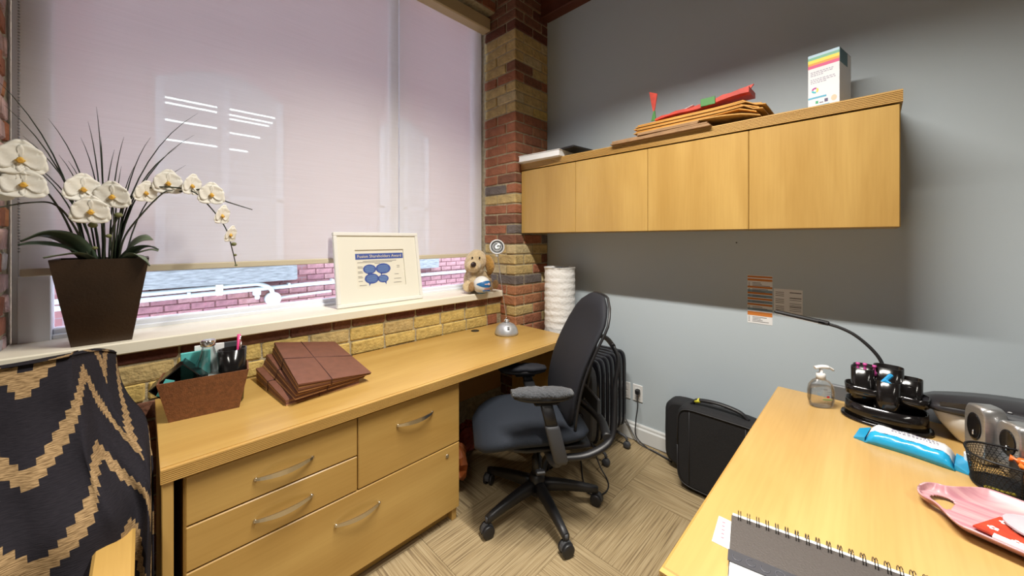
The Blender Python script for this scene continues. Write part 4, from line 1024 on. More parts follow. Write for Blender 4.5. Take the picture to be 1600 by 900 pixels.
for a0, a1, c in ((10, 120, (.42, .05, .28)), (130, 240, (.80, .60, .10)), (250, 355, (.03, .42, .50))):
    m = MB(); cy, cz = BY1-.026, ZT2+.088; pts = []
    for k in range(7): a = R(a0+(a1-a0)*k/6); pts.append((cy+.013*math.cos(a), cz+.013*math.sin(a)))
    for k in range(7): a = R(a1-(a1-a0)*k/6); pts.append((cy+.006*math.cos(a), cz+.006*math.sin(a)))
    m.prism(pts, BXX-.0006, BXX-.0001, 'x'); m.build('colour_wheel', mat('wheel_%d' % a0, c, .5), ib)
m = MB(); m.box((BXX-.0005, BY0+.045, ZT2+.050), (BXX-.0001, BY1-.001, ZT2+.058)); m.box((BXX-.0005, BY0+.035, ZT2+.014), (BXX-.0001, BY1-.030, ZT2+.018)); m.build('blue_stripe', mat('stripe_blue', (.10, .38, .55), .5), ib)
m = MB(); m.box((BXX-.0005, BY1-.038, ZT2+.026), (BXX-.0001, BY1-.028, ZT2+.038)); m.build('green_mark', mat('mark_green', (.05, .35, .18), .5), ib)
m = MB(); m.box((BXX-.0005, BY1-.072, ZT2+.026), (BXX-.0001, BY1-.060, ZT2+.041)); m.box((BXX-.0005, BY1-.056, ZT2+.026), (BXX-.0001, BY1-.042, ZT2+.030)); m.build('dark_mark', mat('mark_dark', (.10, .08, .16), .5), ib)
m = MB(); cy, cz = BY0+.019, ZT2+.036; m.prism([(cy+.010*math.cos(k*math.pi/8), cz+.013*math.sin(k*math.pi/8)) for k in range(16)], BXX-.0005, BXX-.0001, 'x'); m.build('seal', mat('seal_tan', (.70, .50, .36), .5), ib)
ib.rotation_euler = (0, 0, R(-11))

# ================================================================== ON THE GREY WALL
ORG = mat('list_orange', (.62, .20, .03), .7); TEAL = mat('list_blue', (.22, .34, .42), .7)
pl = thing('wall_list', 'long paper list with orange bands taped to the grey wall', 'paper', (XG, .453, .93))
MB().box((XG-.0012, .394, .932), (XG-.0002, .512, 1.203)).build('sheet', PAPER, pl)
for i, (z0, z1) in enumerate(((1.190, 1.200), (1.172, 1.184), (1.132, 1.142), (1.098, 1.108), (1.066, 1.076), (1.034, 1.044), (.976, .998))): MB().box((XG-.0018, .3945, z0), (XG-.0013, .5115, z1)).build('orange_band', ORG, pl)
m = MB()
for z0 in (1.160, 1.152, 1.144, 1.124, 1.117, 1.110, 1.090, 1.083, 1.058, 1.051, 1.024, 1.016, 1.008, .966, .958, .950, .942):
    m.box((XG-.0017, .50, z0), (XG-.0013, .508, z0+.003)); m.box((XG-.0017, random.uniform(.405, .45), z0), (XG-.0013, .488, z0+.003))
m.build('text_lines', INK, pl)
m = MB()
for z0 in (1.110, 1.082, 1.050, 1.006): m.box((XG-.0016, .3945, z0-.002), (XG-.0013, .5115, z0+.012))
m.build('blue_band', TEAL, pl)
pn = thing('wall_note', 'small white note with two printed columns on the grey wall', 'paper', (XG, .326, 1.01))
MB().box((XG-.0012, .263, 1.008), (XG-.0002, .388, 1.138)).build('sheet', PAPER, pn)
m = MB()
for i in range(11):
    zc = 1.118-i*.0095
    if i % 4 != 3: m.box((XG-.0017, .342, zc), (XG-.0013, .380, zc+.003))
    if i not in (1, 2, 5): m.box((XG-.0017, .268, zc), (XG-.0013, .318, zc+(.005 if i in (0, 3, 8) else .0025)))
m.build('text_lines', INK, pn)
m = MB(); m.cyl((XG, .567, 1.388), (XG-.004, .567, 1.388), .004, 8); tag(m.build('wall_screw', DGREY, None), 'tiny dark screw in the grey wall below the cabinet', 'screw')
def outlet(yc, zc, label, sockets):
    t = thing('wall_outlet', label, 'outlet', (XG, yc, zc), 0, 'outlets low on the grey wall')
    MB().bbox((XG-.006, yc-.036, zc-.058), (XG-.0003, yc+.036, zc+.058), .003).build('plate', WHITE, t)
    for dz in (-.020, .020): MB().bbox((XG-.0085, yc-.017, zc+dz-.015), (XG-.006, yc+.017, zc+dz+.015), .003).build('socket', WHITE, t)
outlet(1.172, .33, 'white wall outlet with a black plug, right of the heater', 2)
outlet(1.262, .33, 'white wall plate half hidden behind the heater', 2)
pc = thing('power_cord', 'black power cord with plug running from the outlet to the floor', 'cord', (2.41, 1.17, 0))
m = MB(); m.bbox((XG-.042, 1.148, .330), (XG-.009, 1.178, .366), .007); m.build('plug', BLACK, pc)
m = MB(); m.tube(curve3([(XG-.035, 1.16, .335), (XG-.06, 1.145, .26), (XG-.045, 1.165, .15), (XG-.05, 1.16, .05), (XG-.06, 1.08, .008), (XG-.075, 1.0, .006), (XG-.10, .90, .006)], 8), .004, 7); m.build('cable', BLACK, pc)
m = MB(); m.tube(curve3([(XG-.035, 1.30, .26), (XG-.03, 1.27, .17), (XG-.03, 1.22, .09), (XG-.05, 1.14, .012), (XG-.07, 1.02, .010), (XG-.09, .92, .010)], 8), .004, 7)
tag(m.build('power_cord', mat('grey_cable', (.10, .10, .105), .5), None), 'dark grey cable curving down the wall beside the black cord', 'cord')

# ================================================================== ON THE FLOOR
# ---- paper lantern lamp
ln = thing('paper_lantern', 'tall white pleated paper lantern lamp in the corner behind the desk', 'lamp', (2.235, 1.70, 0))
RP = mat('rice_paper', (.78, .77, .75), .9, bump=.5, bscale=60)
m = MB(); rings = []; random.seed(5)
nz = 24; n = 30; H0, H1 = .03, 1.195
for i in range(nz*4+1):
    t = i/(nz*4); ph = (i % 4)/4; r = .1135+.0035*abs(math.cos(math.pi*ph))**3+.002*noise.noise(Vector((i*.7, 0, 3)))
    rings.append([(2.235+(r+.0025*noise.noise(Vector((j*.9, i*.35, 1)))*2)*math.cos(2*math.pi*j/n), 1.70+(r+.0025*noise.noise(Vector((j*.9, i*.35, 1)))*2)*math.sin(2*math.pi*j/n), H0+(H1-H0)*t+.007*noise.noise(Vector((j*.55, i*.12, 7)))*min(1, 8*t*(1-t))) for j in range(n)])
m.loft(rings, False); m.build('paper_shade', RP, ln)
for z in (H0, H1):
    m = MB(); m.tube([(2.235+.117*math.cos(a*math.pi/16), 1.70+.117*math.sin(a*math.pi/16), z) for a in range(33)], .0022, 6); m.build('wire_hoop', WHITE, ln)
m = MB(); m.tube([(2.235-.117, 1.70, H1), (2.235+.117, 1.70, H1)], .002, 6); m.lathe([(.02, -.004), (.02, .004)], 12, (2.235, 1.70, H1)); m.build('top_spider', DGREY, ln)
m = MB(); m.lathe([(.10, 0), (.10, .012), (.012, .016), (.010, .5), (0, .5)], 20, (2.235, 1.70, 0)); m.build('base', BLACK, ln)
# ---- oil radiator
hr = thing('oil_radiator', 'black finned oil radiator on castors by the grey wall', 'heater', (2.13, 1.32, 0))
HB = mat('heater_black', (.010, .010, .013), .22)
finm = None
for i in range(7):
    xc = 1.995+i*.054
    if finm is None:
        m = MB(); pts = []
        for q in sellipse(0, 0, .118, .262, 7, 28): pts.append((q[0], q[1]))
        rings = []
        for (x, s, d) in ((-.016, .90, .02), (-.013, .98, 0), (0, 1.0, 0), (.013, .98, 0), (.016, .90, .02)): rings.append([(x, p[0]*s, .385+p[1]*(1-(1-s)*.45)) for p in pts])
        m.loft(rings, True, False)
        m.cyl((-.03, 0, .18), (.03, 0, .18), .03, 12); m.cyl((-.03, 0, .58), (.03, 0, .58), .03, 12)
        finm = m.build('fin', HB, hr, off=(0, 0, 0)); o = finm
    else: o = copy(finm, hr)
    o.location = (xc-2.13, -.0, 0)
m = MB(); rings = []
for (x, s) in ((1.925, .86), (1.930, .95), (1.972, 1.0)): rings.append([(x, 1.32+p[0]*s, .375+p[1]*s) for p in sellipse(0, 0, .108, .245, 5, 24)])
m.loft(rings, True, False); cp = m.build('control_box', DGREY, hr)
m = MB()
m.loft([[(1.9245, 1.32+y, .14+.46*k/10) for y in (-.012+.07*math.sin(k/10*2.8), .028+.07*math.sin(k/10*2.8))]+[(1.922, 1.32+y, .14+.46*k/10) for y in (.028+.07*math.sin(k/10*2.8), -.012+.07*math.sin(k/10*2.8))] for k in range(11)], True, False); m.build('grey_swoosh', mat('light_grey_plastic', (.38, .39, .40), .4), cp)
for i in range(6): MB().bbox((1.9215, 1.35, .42+i*.022), (1.9245, 1.40, .430+i*.022), .001).build('vent_slot', BLACK, cp)
for zc in (.30, .22): m = MB(); m.cyl((1.91, 1.30, zc), (1.926, 1.30, zc), .020, 16); m.build('dial', BLACK, cp)
for xx in (2.02, 2.29):
    m = MB(); m.tube(curve3([(xx, 1.175, .055), (xx, 1.20, .078), (xx, 1.32, .09), (xx, 1.44, .078), (xx, 1.465, .055)], 4), .009, 8); m.build('foot_bar', DGREY, hr)
    for yy in (1.178, 1.462):
        m = MB(); m.M = Matrix.Translation((xx, yy, .024)) @ Matrix.Rotation(R(90), 4, 'Y'); m.lathe([(.008, -.016), (.022, -.014), (.0235, -.010), (.0235, .010), (.022, .014), (.008, .016)], 18); m.build('castor', DGREY, hr)
m = MB(); m.tube(curve3([(1.95, 1.24, .16), (1.93, 1.17, .05), (1.90, 1.10, .008), (1.84, 1.06, .006), (1.77, 1.06, .006), (1.73, 1.12, .006), (1.80, 1.20, .006), (1.93, 1.30, .006), (2.0, 1.36, .006)], 8), .004, 7); m.build('cord', BLACK, hr)
# ---- rolling briefcase
CASE = mat('black_nylon', (.010, .010, .012), .75, bump=.4, bscale=420); PIPING = mat('case_piping', (.022, .022, .025), .5)
bc = thing('rolling_briefcase', 'black rolling briefcase standing against the grey wall under the desk end', 'briefcase', (2.25, .63, 0))
def softbox(x0, x1, y0, y1, z0, z1, e=7, n=28):
    m = MB(); rings = []; cy, cz = (y0+y1)/2, (z0+z1)/2
    for (t, s) in ((0, .90), (.06, .97), (.2, 1), (.8, 1), (.94, .97), (1, .90)): rings.append([(x0+(x1-x0)*t, p[0], p[1]) for p in sellipse(cy, cz, (y1-y0)/2*s, (z1-z0)/2*(1-(1-s)*.8), e, n)])
    return m.loft(rings)
softbox(2.13, 2.27, .36, .80, .02, .475).build('front_compartment', CASE, bc)
softbox(2.275, 2.40, .40, .925, .03, .425).build('rear_compartment', CASE, bc)
m = MB(); m.tube([(2.1275, p[0], p[1]) for p in sellipse(.58, .2475, .208, .215, 7, 40)]+[(2.1275, .788, .2475)], .003, 6); m.build('piping', PIPING, bc)
for y in (.725, .455): m = MB(); m.tube([(2.1285, y, .05), (2.1275, y, .25), (2.1285, y, .45)], .0022, 6); m.build('seam', PIPING, bc)
m = MB(); m.bbox((2.120, .405, .385), (2.129, .440, .425), .003); m.build('buckle', SILVER, bc)
m = MB(); m.bbox((2.122, .412, .33), (2.129, .433, .384), .002); m.build('strap', BLACK, bc)
m = MB(); m.tube(curve3([(2.20, .735, .47), (2.20, .70, .500), (2.20, .60, .512), (2.20, .50, .500), (2.20, .455, .47)], 6), .014, 10, .7); hd_ = m.build('carry_handle', BLACK, bc)
m = MB(); m.tube([(2.20, .715, .490), (2.20, .690, .503)], .0155, 10, .75); m.build('yellow_tag', mat('yellow_tag', (.62, .58, .04), .6), hd_)
for y in (.46, .86):
    m = MB(); m.M = Matrix.Translation((2.36, y, .026)) @ Matrix.Rotation(R(90), 4, 'X'); m.lathe([(.008, -.012), (.024, -.010), (.026, 0), (.024, .010), (.008, .012)], 16); m.build('wheel', DGREY, bc)
# ---- crumpled bags in the kneehole
def crumple(name, label, c, r, m_, seed, cat='bag'):
    m = MB(); rings = []; n, k = 22, 12
    for i in range(k+1):
        t = math.pi*i/k; q = max(math.sin(t), .03); ring = []
        for j in range(n):
            d = Vector((q*math.cos(2*math.pi*j/n), q*math.sin(2*math.pi*j/n), -math.cos(t))); s = 1+.35*noise.noise(d*2.2+Vector((seed, 0, 0)))+.16*noise.noise(d*6+Vector((0, seed, 0)))
            ring.append((c[0]+r[0]*d.x*s, c[1]+r[1]*d.y*s, max(.002, c[2]+r[2]*d.z*s)))
        rings.append(ring)
    m.loft(rings, True, False); return single(m, name, m_, label, cat, (c[0], c[1], 0))
crumple('orange_bag', 'crumpled orange bag on the floor beside the drawer pedestal', (1.24, 1.76, .13), (.09, .16, .13), mat('orange_bag', (.32, .085, .02), .5, var=.3, vscale=12), 1)
crumple('red_bag', 'crumpled dark red bag on the floor under the middle of the desk', (1.52, 1.93, .09), (.12, .09, .085), mat('dark_red_bag', (.25, .035, .02), .5, var=.3, vscale=12), 4)

# ================================================================== ON THE RIGHT-HAND DESK
# ---- hand sanitizer
SP = Vector((1.905, .148, D+.0005))
hs_ = thing('sanitizer_bottle', 'clear hand sanitizer bottle with a white pump on the right desk', 'bottle', SP)
m = MB(); rings = []
for (z, rx, ry) in ((0, .034, .019), (.006, .040, .024), (.03, .047, .027), (.06, .048, .027), (.085, .043, .025), (.102, .030, .020), (.110, .016, .014), (.114, .014, .014)):
    rings.append([(SP.x+p[0]*.45+p[1]*.0-0, SP.y+0, 0) for p in ((0, 0),)] and [(SP.x+q[0]*.62+q[1]*.78, SP.y-q[0]*.78+q[1]*.62, SP.z+z) for q in sellipse(0, 0, rx, ry, 2.4, 28)])
m.loft(rings); m.build('bottle', clear_mat('clear_gel', (.95, .94, .93), .12), hs_)
m = MB(); rings = []
for (z, rx, ry) in ((.004, .036, .021), (.03, .044, .024), (.06, .045, .024), (.080, .040, .022)): rings.append([(SP.x+q[0]*.62+q[1]*.78, SP.y-q[0]*.78+q[1]*.62, SP.z+z) for q in sellipse(0, 0, rx, ry, 2.4, 24)])
m.loft(rings); m.build('gel', clear_mat('gel_inside', (.96, .95, .94), .04), hs_)
m = MB(); m.lathe([(.0155, .108), (.0155, .130), (.012, .133), (.006, .134), (.006, .148)], 18, SP); m.build('pump_collar', WHITE, hs_)
m = MB(); m.tube(curve3([SP+Vector((-.012, .018, .152)), SP+Vector((0, 0, .158)), SP+Vector((.018, -.024, .155)), SP+Vector((.026, -.036, .146))], 5), [.009]*6+[.0105]*4+[.0065]*6, 10, .7); m.build('pump_head', WHITE, hs_)
lm = MB(); tx = Vector((.62, -.78, 0)); nx = Vector((-.78, -.62, 0))
def lab(mb, a, b, z0, z1, off=.0288):
    o0 = SP+nx*off; mb.add([o0+tx*a+Vector((0, 0, z0)), o0+tx*b+Vector((0, 0, z0)), o0+tx*b+Vector((0, 0, z1)), o0+tx*a+Vector((0, 0, z1))], [(0, 1, 2, 3)])
lab(lm, -.010, .004, .074, .080); lab(lm, .002, .022, .066, .069); lab(lm, 0, .024, .058, .061); lm.build('label_print', mat('faint_print', (.30, .32, .34), .6), hs_)
lm = MB(); lab(lm, .002, .012, .045, .052); lm.build('red_mark', mat('mark_red', (.55, .02, .03), .6), hs_)
lm = MB(); lab(lm, -.012, .022, .036, .039); lm.build('green_mark', mat('label_green', (.08, .36, .10), .6), hs_)
# ---- black desk organizer
OP = Vector((1.90, -.030, D+.0005))
og = thing('desk_organizer', 'glossy black tiered desk organizer holding pink and blue clips', 'organizer', OP)
def rot2(x, y, a=R(-4)): return (x*math.cos(a)-y*math.sin(a), x*math.sin(a)+y*math.cos(a))
def oring(rx, ry, z, cx=0, cy=0, e=2.3, n=32):
    out = []
    for q in sellipse(cx, cy, rx, ry, e, n):
        x, y = rot2(q[0]*.95, q[1]*.86); out.append((OP.x+x, OP.y+y, OP.z+z))
    return out
def tray_(cx, cy, rx, ry, z0, z1, e=2.3, wall=.003, flare=1.05):
    m = MB(); m.loft([oring(rx, ry, z0, cx, cy, e), oring(rx*flare, ry*flare, z1, cx, cy, e), oring(rx*flare-wall, ry*flare-wall, z1, cx, cy, e), oring(rx-wall, ry-wall, z0+.006, cx, cy, e)], True); return m
m = MB(); m.loft([oring(.086, .138, 0), oring(.088, .140, .004), oring(.086, .138, .010), oring(.080, .130, .012)], True); m.build('base_plate', GLOSS, og)
tray_(-.0, 0, .080, .127, .010, .066, 2.3, .003, .98).build('lower_tray', GLOSS, og)
tray_(-.024, .060, .048, .060, .095, .128, 2.6).build('side_tray', GLOSS, og)
tray_(-.016, -.080, .046, .046, .095, .125, 2.6).build('side_tray', GLOSS, og)
m = MB(); m.loft([oring(.036, .095, .014, .012, .0, 3), oring(.036, .095, .150, .012, 0, 3), oring(.030, .085, .155, .012, 0, 3)], True); m.build('core_block', GLOSS, og)
for cx, cy, rx, ry, zt in ((-.018, .066, .030, .036, .190), (.028, .06, .03, .040, .188), (-.040, -.012, .034, .036, .165), (.024, -.01, .036, .045, .200), (.022, -.072, .030, .036, .172)):
    tray_(cx, cy, rx, ry, .014, zt, 2.8, .0025, 1.03).build('compartment', GLOSS, og)
PK = mat('pink_clip', (.50, .06, .28), .4); BLc = mat('blue_clip', (.02, .30, .62), .4)
def pt(x, y, z): q = rot2(x*.95, y*.86); return Vector((OP.x+q[0], OP.y+q[1], OP.z+z))
for i, (x, y, z, c, lab_) in enumerate(((-.022, .080, .188, PK, 'pink push pin at the left of the black organizer'), (-.022, .058, .190, PK, 'second pink push pin in the left organizer compartment'), (-.010, .030, .186, PK, 'lone pink push pin nearer the middle of the organizer'))):
    q = pt(x, y, z-.02); m = MB(); m.lathe([(.007, 0), (.007, .012), (.004, .016), (.0035, .028), (.0065, .031), (.0055, .037), (0, .037)], 12, q); tag(m.build('push_pin', c, None), lab_, 'push pin', 'push pins in the organizer')
for i, (x, y, z, a, lab_) in enumerate(((-.050, -.010, .172, 35, 'upright blue clip sticking out of the front organizer cup'), (-.058, -.020, .155, -50, 'blue clip lying across the front organizer cup rim'))):
    q = pt(x, y, z); m = MB(); m.M = Matrix.Translation(q) @ Matrix.Rotation(R(a), 4, 'X') @ Matrix.Rotation(R(12), 4, 'Y'); m.bbox((-.005, -.007, -.022), (.005, .007, .022), .004); tag(m.build('clip', BLc, None), lab_, 'clip')
# ---- gooseneck lamp
gl = thing('gooseneck_lamp', 'thin black gooseneck LED lamp arching behind the organizer', 'lamp', (2.012, -.03, D))
m = MB(); m.bbox((1.985, -.06, D+.0005), (2.03, .0, D+.022), .006); m.build('clamp', BLACK, gl)
neck = curve3([(2.012, -.03, D+.02), (2.06, -.032, .82), (2.08, -.028, .90), (2.088, -.002, .952), (2.095, .05, 1.003), (2.10, .10, 1.028), (2.10, .150, 1.040)], 7)
m = MB(); m.tube(neck, .0065, 10); m.build('gooseneck', BLACK, gl)
hdv = Vector((0, .972, .135)).normalized(); h0 = Vector((2.10, .145, 1.039))
m = MB(); m.M = Matrix.Translation(h0) @ Matrix.Rotation(math.asin(hdv.z), 4, 'X'); m.bbox((-.016, 0, -.004), (.016, .188, .009), .004); lb = m.build('light_bar', BLACK, gl)
m = MB(); m.M = Matrix.Translation(h0) @ Matrix.Rotation(math.asin(hdv.z), 4, 'X'); m.bbox((-.013, .012, -.007), (.013, .184, -.004), .001); m.build('diffuser', WHITE, lb)
m = MB(); m.M = Matrix.Translation(h0) @ Matrix.Rotation(math.asin(hdv.z), 4, 'X'); m.bbox((-.016, -.010, -.006), (.016, .030, .010), .004); m.build('joint', BLACK, lb)
# ---- wet wipes pack
wp = thing('wipes_pack', 'blue and white wet wipes pack lying on the right desk', 'wipes', (1.70, -.075, D+.0005))
BLU = mat('wipe_blue', (.02, .34, .62), .22, var=.12, vscale=20); WHF = mat('wipe_white', (.76, .77, .79), .3)
W0, W1 = Vector((1.722, .014, D)), Vector((1.695, -.176, D)); wd_ = (W1-W0); wl = wd_.length; wd_.normalize(); ws = Vector((wd_.y, -wd_.x, 0))*-1
if ws.x > 0: ws = -ws       # ws points towards the near edge
def wipe(frac0, frac1, name, m_, par=None):
    m = MB(); rings = []
    for i in range(17):
        t = i/16; th = .042*min(1, math.sin(math.pi*t)*3.2)**.6+.0015; hwid = .052*(1+.06*math.cos(2*math.pi*t)); ring = []
        for k in range(9):
            a = frac0+(frac1-frac0)*k/8; ang = a*math.pi
            c = W0+wd_*(wl*t)+ws*(-math.cos(ang)*hwid*1.02); zz = .001+th*math.sin(ang)**.55+.002*math.sin(t*22+k)*math.sin(ang); ring.append(Vector((c.x, c.y, D+zz)))
        rings.append(ring)
    outer = [p for r in rings for p in r]; n = 9
    m.add(outer, [(i*n+j, i*n+j+1, (i+1)*n+j+1, (i+1)*n+j) for i in range(16) for j in range(8)], True)
    o = m.build(name, m_, wp); o.modifiers.new('thick', 'SOLIDIFY').thickness = .0012; return o
wipe(0, .70, 'white_side', WHF); wipe(.70, 1.0, 'blue_side', BLU)
for t0 in (-.026, wl-.002):
    m = MB(); c = W0+wd_*t0
    q = [c-ws*.046, c+ws*.048, c+ws*.054+wd_*.028, c-ws*.052+wd_*.028]
    m.add([Vector((p.x, p.y, D+.004+(.012 if k in (2, 3) and t0 < 0 else .0)+(.012 if k in (0, 1) and t0 > 0 else 0))) for k, p in enumerate(q)]+[Vector((p.x, p.y, D+.001)) for p in q], [(0, 1, 2, 3), (7, 6, 5, 4), (0, 4, 5, 1), (1, 5, 6, 2), (2, 6, 7, 3), (3, 7, 4, 0)]); m.build('crimped_end', BLU, wp)
m = MB(); random.seed(2)
for r_ in range(2):
    a = .30
    while a < .80:
        l = random.uniform(.015, .04); c = W0+wd_*(wl*a)-ws*(.004-.012*r_); z_ = D+.0475-.001*r_
        m.add([Vector((c.x, c.y, z_)), Vector((c.x, c.y, z_))+wd_*(wl*l), Vector((c.x, c.y, z_))+wd_*(wl*l)-ws*.004, Vector((c.x, c.y, z_))-ws*.004], [(0, 1, 2, 3)]); a += l+.015
m.build('print', mat('wipe_print', (.12, .10, .22), .5), wp)
# ---- white and black tabletop machine
LMO = Vector((1.925, -.372, D+.0005))
lmn = thing('tabletop_machine', 'white tabletop machine with a curved black control lid on the right desk', 'machine', LMO)
def mring(rx, ry, z, cy=0, e=3.2, n=36, cx=0): return [(LMO.x+cx+q[0], LMO.y+q[1]+cy, LMO.z+z) for q in sellipse(0, 0, rx, ry, e, n)]
m = MB(); m.loft([mring(.068, .160, 0), mring(.076, .178, .006), mring(.094, .218, .060), mring(.098, .232, .094), mring(.096, .230, .100)], True); m.build('white_body', mat('ivory_plastic', (.74, .71, .64), .3), lmn)
m = MB(); rings = []
for i in range(17):
    t = i/16; y = .250-.50*t; hw = .100*(1-.32*abs(2*t-1)**3); zt = .108+.050*math.sin(math.pi*(.10+.80*t)); zb = .097+.012*math.sin(math.pi*t)
    if i in (0, 16): hw *= .8; zt = zb+.022
    rings.append([(LMO.x-hw, LMO.y+y, LMO.z+zb), (LMO.x-hw*1.02, LMO.y+y, LMO.z+zb+(zt-zb)*.45), (LMO.x-hw*.72, LMO.y+y, LMO.z+zt*.96), (LMO.x, LMO.y+y, LMO.z+zt), (LMO.x+hw*.8, LMO.y+y, LMO.z+zt*.95), (LMO.x+hw, LMO.y+y, LMO.z+zb+.01), (LMO.x+hw*.9, LMO.y+y, LMO.z+zb)])
m.loft(rings); lid = m.build('black_lid', mat('lid_black', (.020, .019, .022), .3), lmn)
def onlid(a, b): # small patch on the lid's near slope: a along y, b up the slope
    t = (.245-a)/.49; hw = .10*(1-.32*abs(2*t-1)**3); zt = .108+.050*math.sin(math.pi*(.10+.80*t)); zb = .097+.012*math.sin(math.pi*t)
    p0 = Vector((LMO.x-hw*1.02, LMO.y+a, LMO.z+zb+(zt-zb)*.45)); p1 = Vector((LMO.x-hw*.72, LMO.y+a, LMO.z+zt*.96)); return p0.lerp(p1, b)+Vector((-.0025, 0, .0025))
for (a, b) in ((.125, .55), (.105, .80), (.095, .30), (.078, .62)):
    m = MB(); q = onlid(a, b); m.ell(q, (.003, .005, .0025), 10, 6); m.build('button', mat('grey_button', (.35, .35, .36), .4), lid)
for k in range(3):
    a = .045-.010*k; m = MB(); q0, q1 = onlid(a, .98), onlid(a-.022, .25); m.tube([q0, q1], .0012, 5); m.build('white_line', PAPER, lid)
m = MB(); q = [onlid(-.10, .02), onlid(-.15, .02), onlid(-.15, .5), onlid(-.10, .5)]; m.add([p+Vector((-.001, 0, 0)) for p in q], [(0, 1, 2, 3)]); m.build('blue_display', mat('cyan_display', (.18, .55, .68), .4), lid)
m = MB(); q = [onlid(.215, .2), onlid(.160, .2), onlid(.160, .95), onlid(.215, .9)]; m.add(q, [(0, 1, 2, 3)]); m.build('display_window', GLOSS, lid)
# ---- silver gadget with two oval heads
sg = thing('silver_gadget', 'silver and black desk gadget with two oval recessed heads', 'gadget', (1.70, -.245, D+.0005))
ALU = mat('brushed_aluminium', (.50, .50, .50), .32, .85, var=.1, vscale=30, stretch=(1, 1, 8))
def head(cx, cy, zt, sc):
    t = MB(); rings = []
    for (x, s) in ((0, .93), (.004, 1), (.050, 1), (.054, .95)):
        rings.append([(cx+q[0]*s*.87+x*.5, cy-x*.87+q[0]*s*.5, D+.001+zt/2+q[1]*s) for q in sellipse(0, 0, .034*sc, zt/2, 4.5, 28)])
    t.loft(rings, True); o = t.build('head', ALU, sg)
    m = MB(); rings = []
    for (x, s) in ((-.0012, 1.0), (-.0016, .86)): rings.append([(cx+q[0]*s*.87+x*.5, cy-x*.87+q[0]*s*.5, D+.001+zt*.62+q[1]*s) for q in sellipse(0, 0, .023*sc, zt*.24, 2, 24)])
    m.loft(rings, True); ov = m.build('oval_recess', GLOSS, o)
    m = MB(); m.ell((cx-.0015, cy+.0025, D+zt*.52), (.005, .003, .008), 10, 6); m.build('glint', CHROME, ov)
head(1.755, -.216, .170, .95); head(1.715, -.270, .150, .95)
m = MB(); m.bbox((1.715, -.42, D+.001), (1.80, -.315, D+.130), .012); m.build('body', BLACK, sg)
m = MB(); m.bbox((1.775, -.36, D+.131), (1.815, -.262, D+.148), .006); m.build('top_cover', DGREY, sg)
m = MB(); m.bbox((1.722, -.204, D+.001), (1.742, -.194, D+.030), .003); m.build('foot', WHITE, sg)
# ---- black wire mesh basket with sweets
MC = Vector((1.622, -.282, D+.0005))
mb_ = thing('mesh_basket', 'oval black wire mesh basket with wrapped sweets on the right desk', 'basket', MC)
WIRE = mat('black_wire', (.012, .012, .013), .4, .3)
def bring(r, z): return [(MC.x+q[0]*r, MC.y+q[1]*r, MC.z+z) for q in sellipse(0, 0, .072, .098, 2.8, 64)]
m = MB()
for k in range(13): m.tube([Vector(p) for p in bring(.90+.10*k/12, .006+.078*k/12)]+[Vector(bring(.90+.10*k/12, .006+.078*k/12)[0])], .0006, 3, cap=False)
r0, r1 = bring(.90, .006), bring(1.0, .084)
for j in range(64):
    for sgn in (4, -4): m.tube([Vector(r0[j]), (Vector(r0[(j+sgn//2) % 64])+Vector(r1[(j+sgn//2) % 64]))/2, Vector(r1[(j+sgn) % 64])], .0006, 3, cap=False)
o = m.build('mesh', WIRE, mb_); o['kind'] = 'stuff'
for z, r, th in ((.085, 1.0, .003), (.004, .90, .0025)): m = MB(); q = bring(r, z); m.tube([Vector(p) for p in q]+[Vector(q[0])], th, 8); m.build('rim', WIRE, mb_)
m = MB(); m.loft([bring(.89, .001), bring(.89, .003)], True); m.build('floor_plate', WIRE, mb_)
m = MB(); m.bbox((MC.x-.060, MC.y+.012, MC.z+.004), (MC.x+.060, MC.y+.015, MC.z+.076), .001); m.build('divider', BLACK, mb_)
m = MB(); m.bbox((MC.x-.050, MC.y+.020, MC.z+.006), (MC.x-.042, MC.y+.072, MC.z+.012), .002); tag(m.build('pencil', mat('yellow_pencil', (.62, .52, .04), .5), None), 'yellow pencil lying at the bottom of the mesh basket', 'pencil')
random.seed(9)
for i, (x, y, z, cc, lab_) in enumerate(((.022, -.006, .072, (.72, .14, .02), 'orange wrapped sweet nearest the divider of the mesh basket'), (-.012, -.015, .066, (.70, .18, .03), 'orange wrapped sweet at the near side of the mesh basket'), (.008, -.036, .070, (.74, .70, .66), 'silver white wrapped sweet in the mesh basket'), (.035, -.034, .062, (.60, .09, .02), 'red orange wrapped sweet at the far side of the mesh basket'))):
    q = MC+Vector((x, y, z)); m = MB(); a = random.uniform(0, 3); dx = Vector((math.cos(a), math.sin(a), .15))
    m.tube([q-dx*.026, q-dx*.016, q-dx*.012, q, q+dx*.012, q+dx*.016, q+dx*.026], [.010, .004, .010, .012, .010, .004, .010], 8); tag(m.build('wrapped_sweet', mat('wrapper_%d' % i, cc, .3), None), lab_, 'sweet', 'sweets in the mesh basket')
m = MB(); m.ell(MC+Vector((.008, -.022, .034)), (.046, .030, .029), 12, 8); m.build('sweets_below', mat('wrapper_mix', (.55, .20, .06), .4, var=.5, vscale=60), mb_)
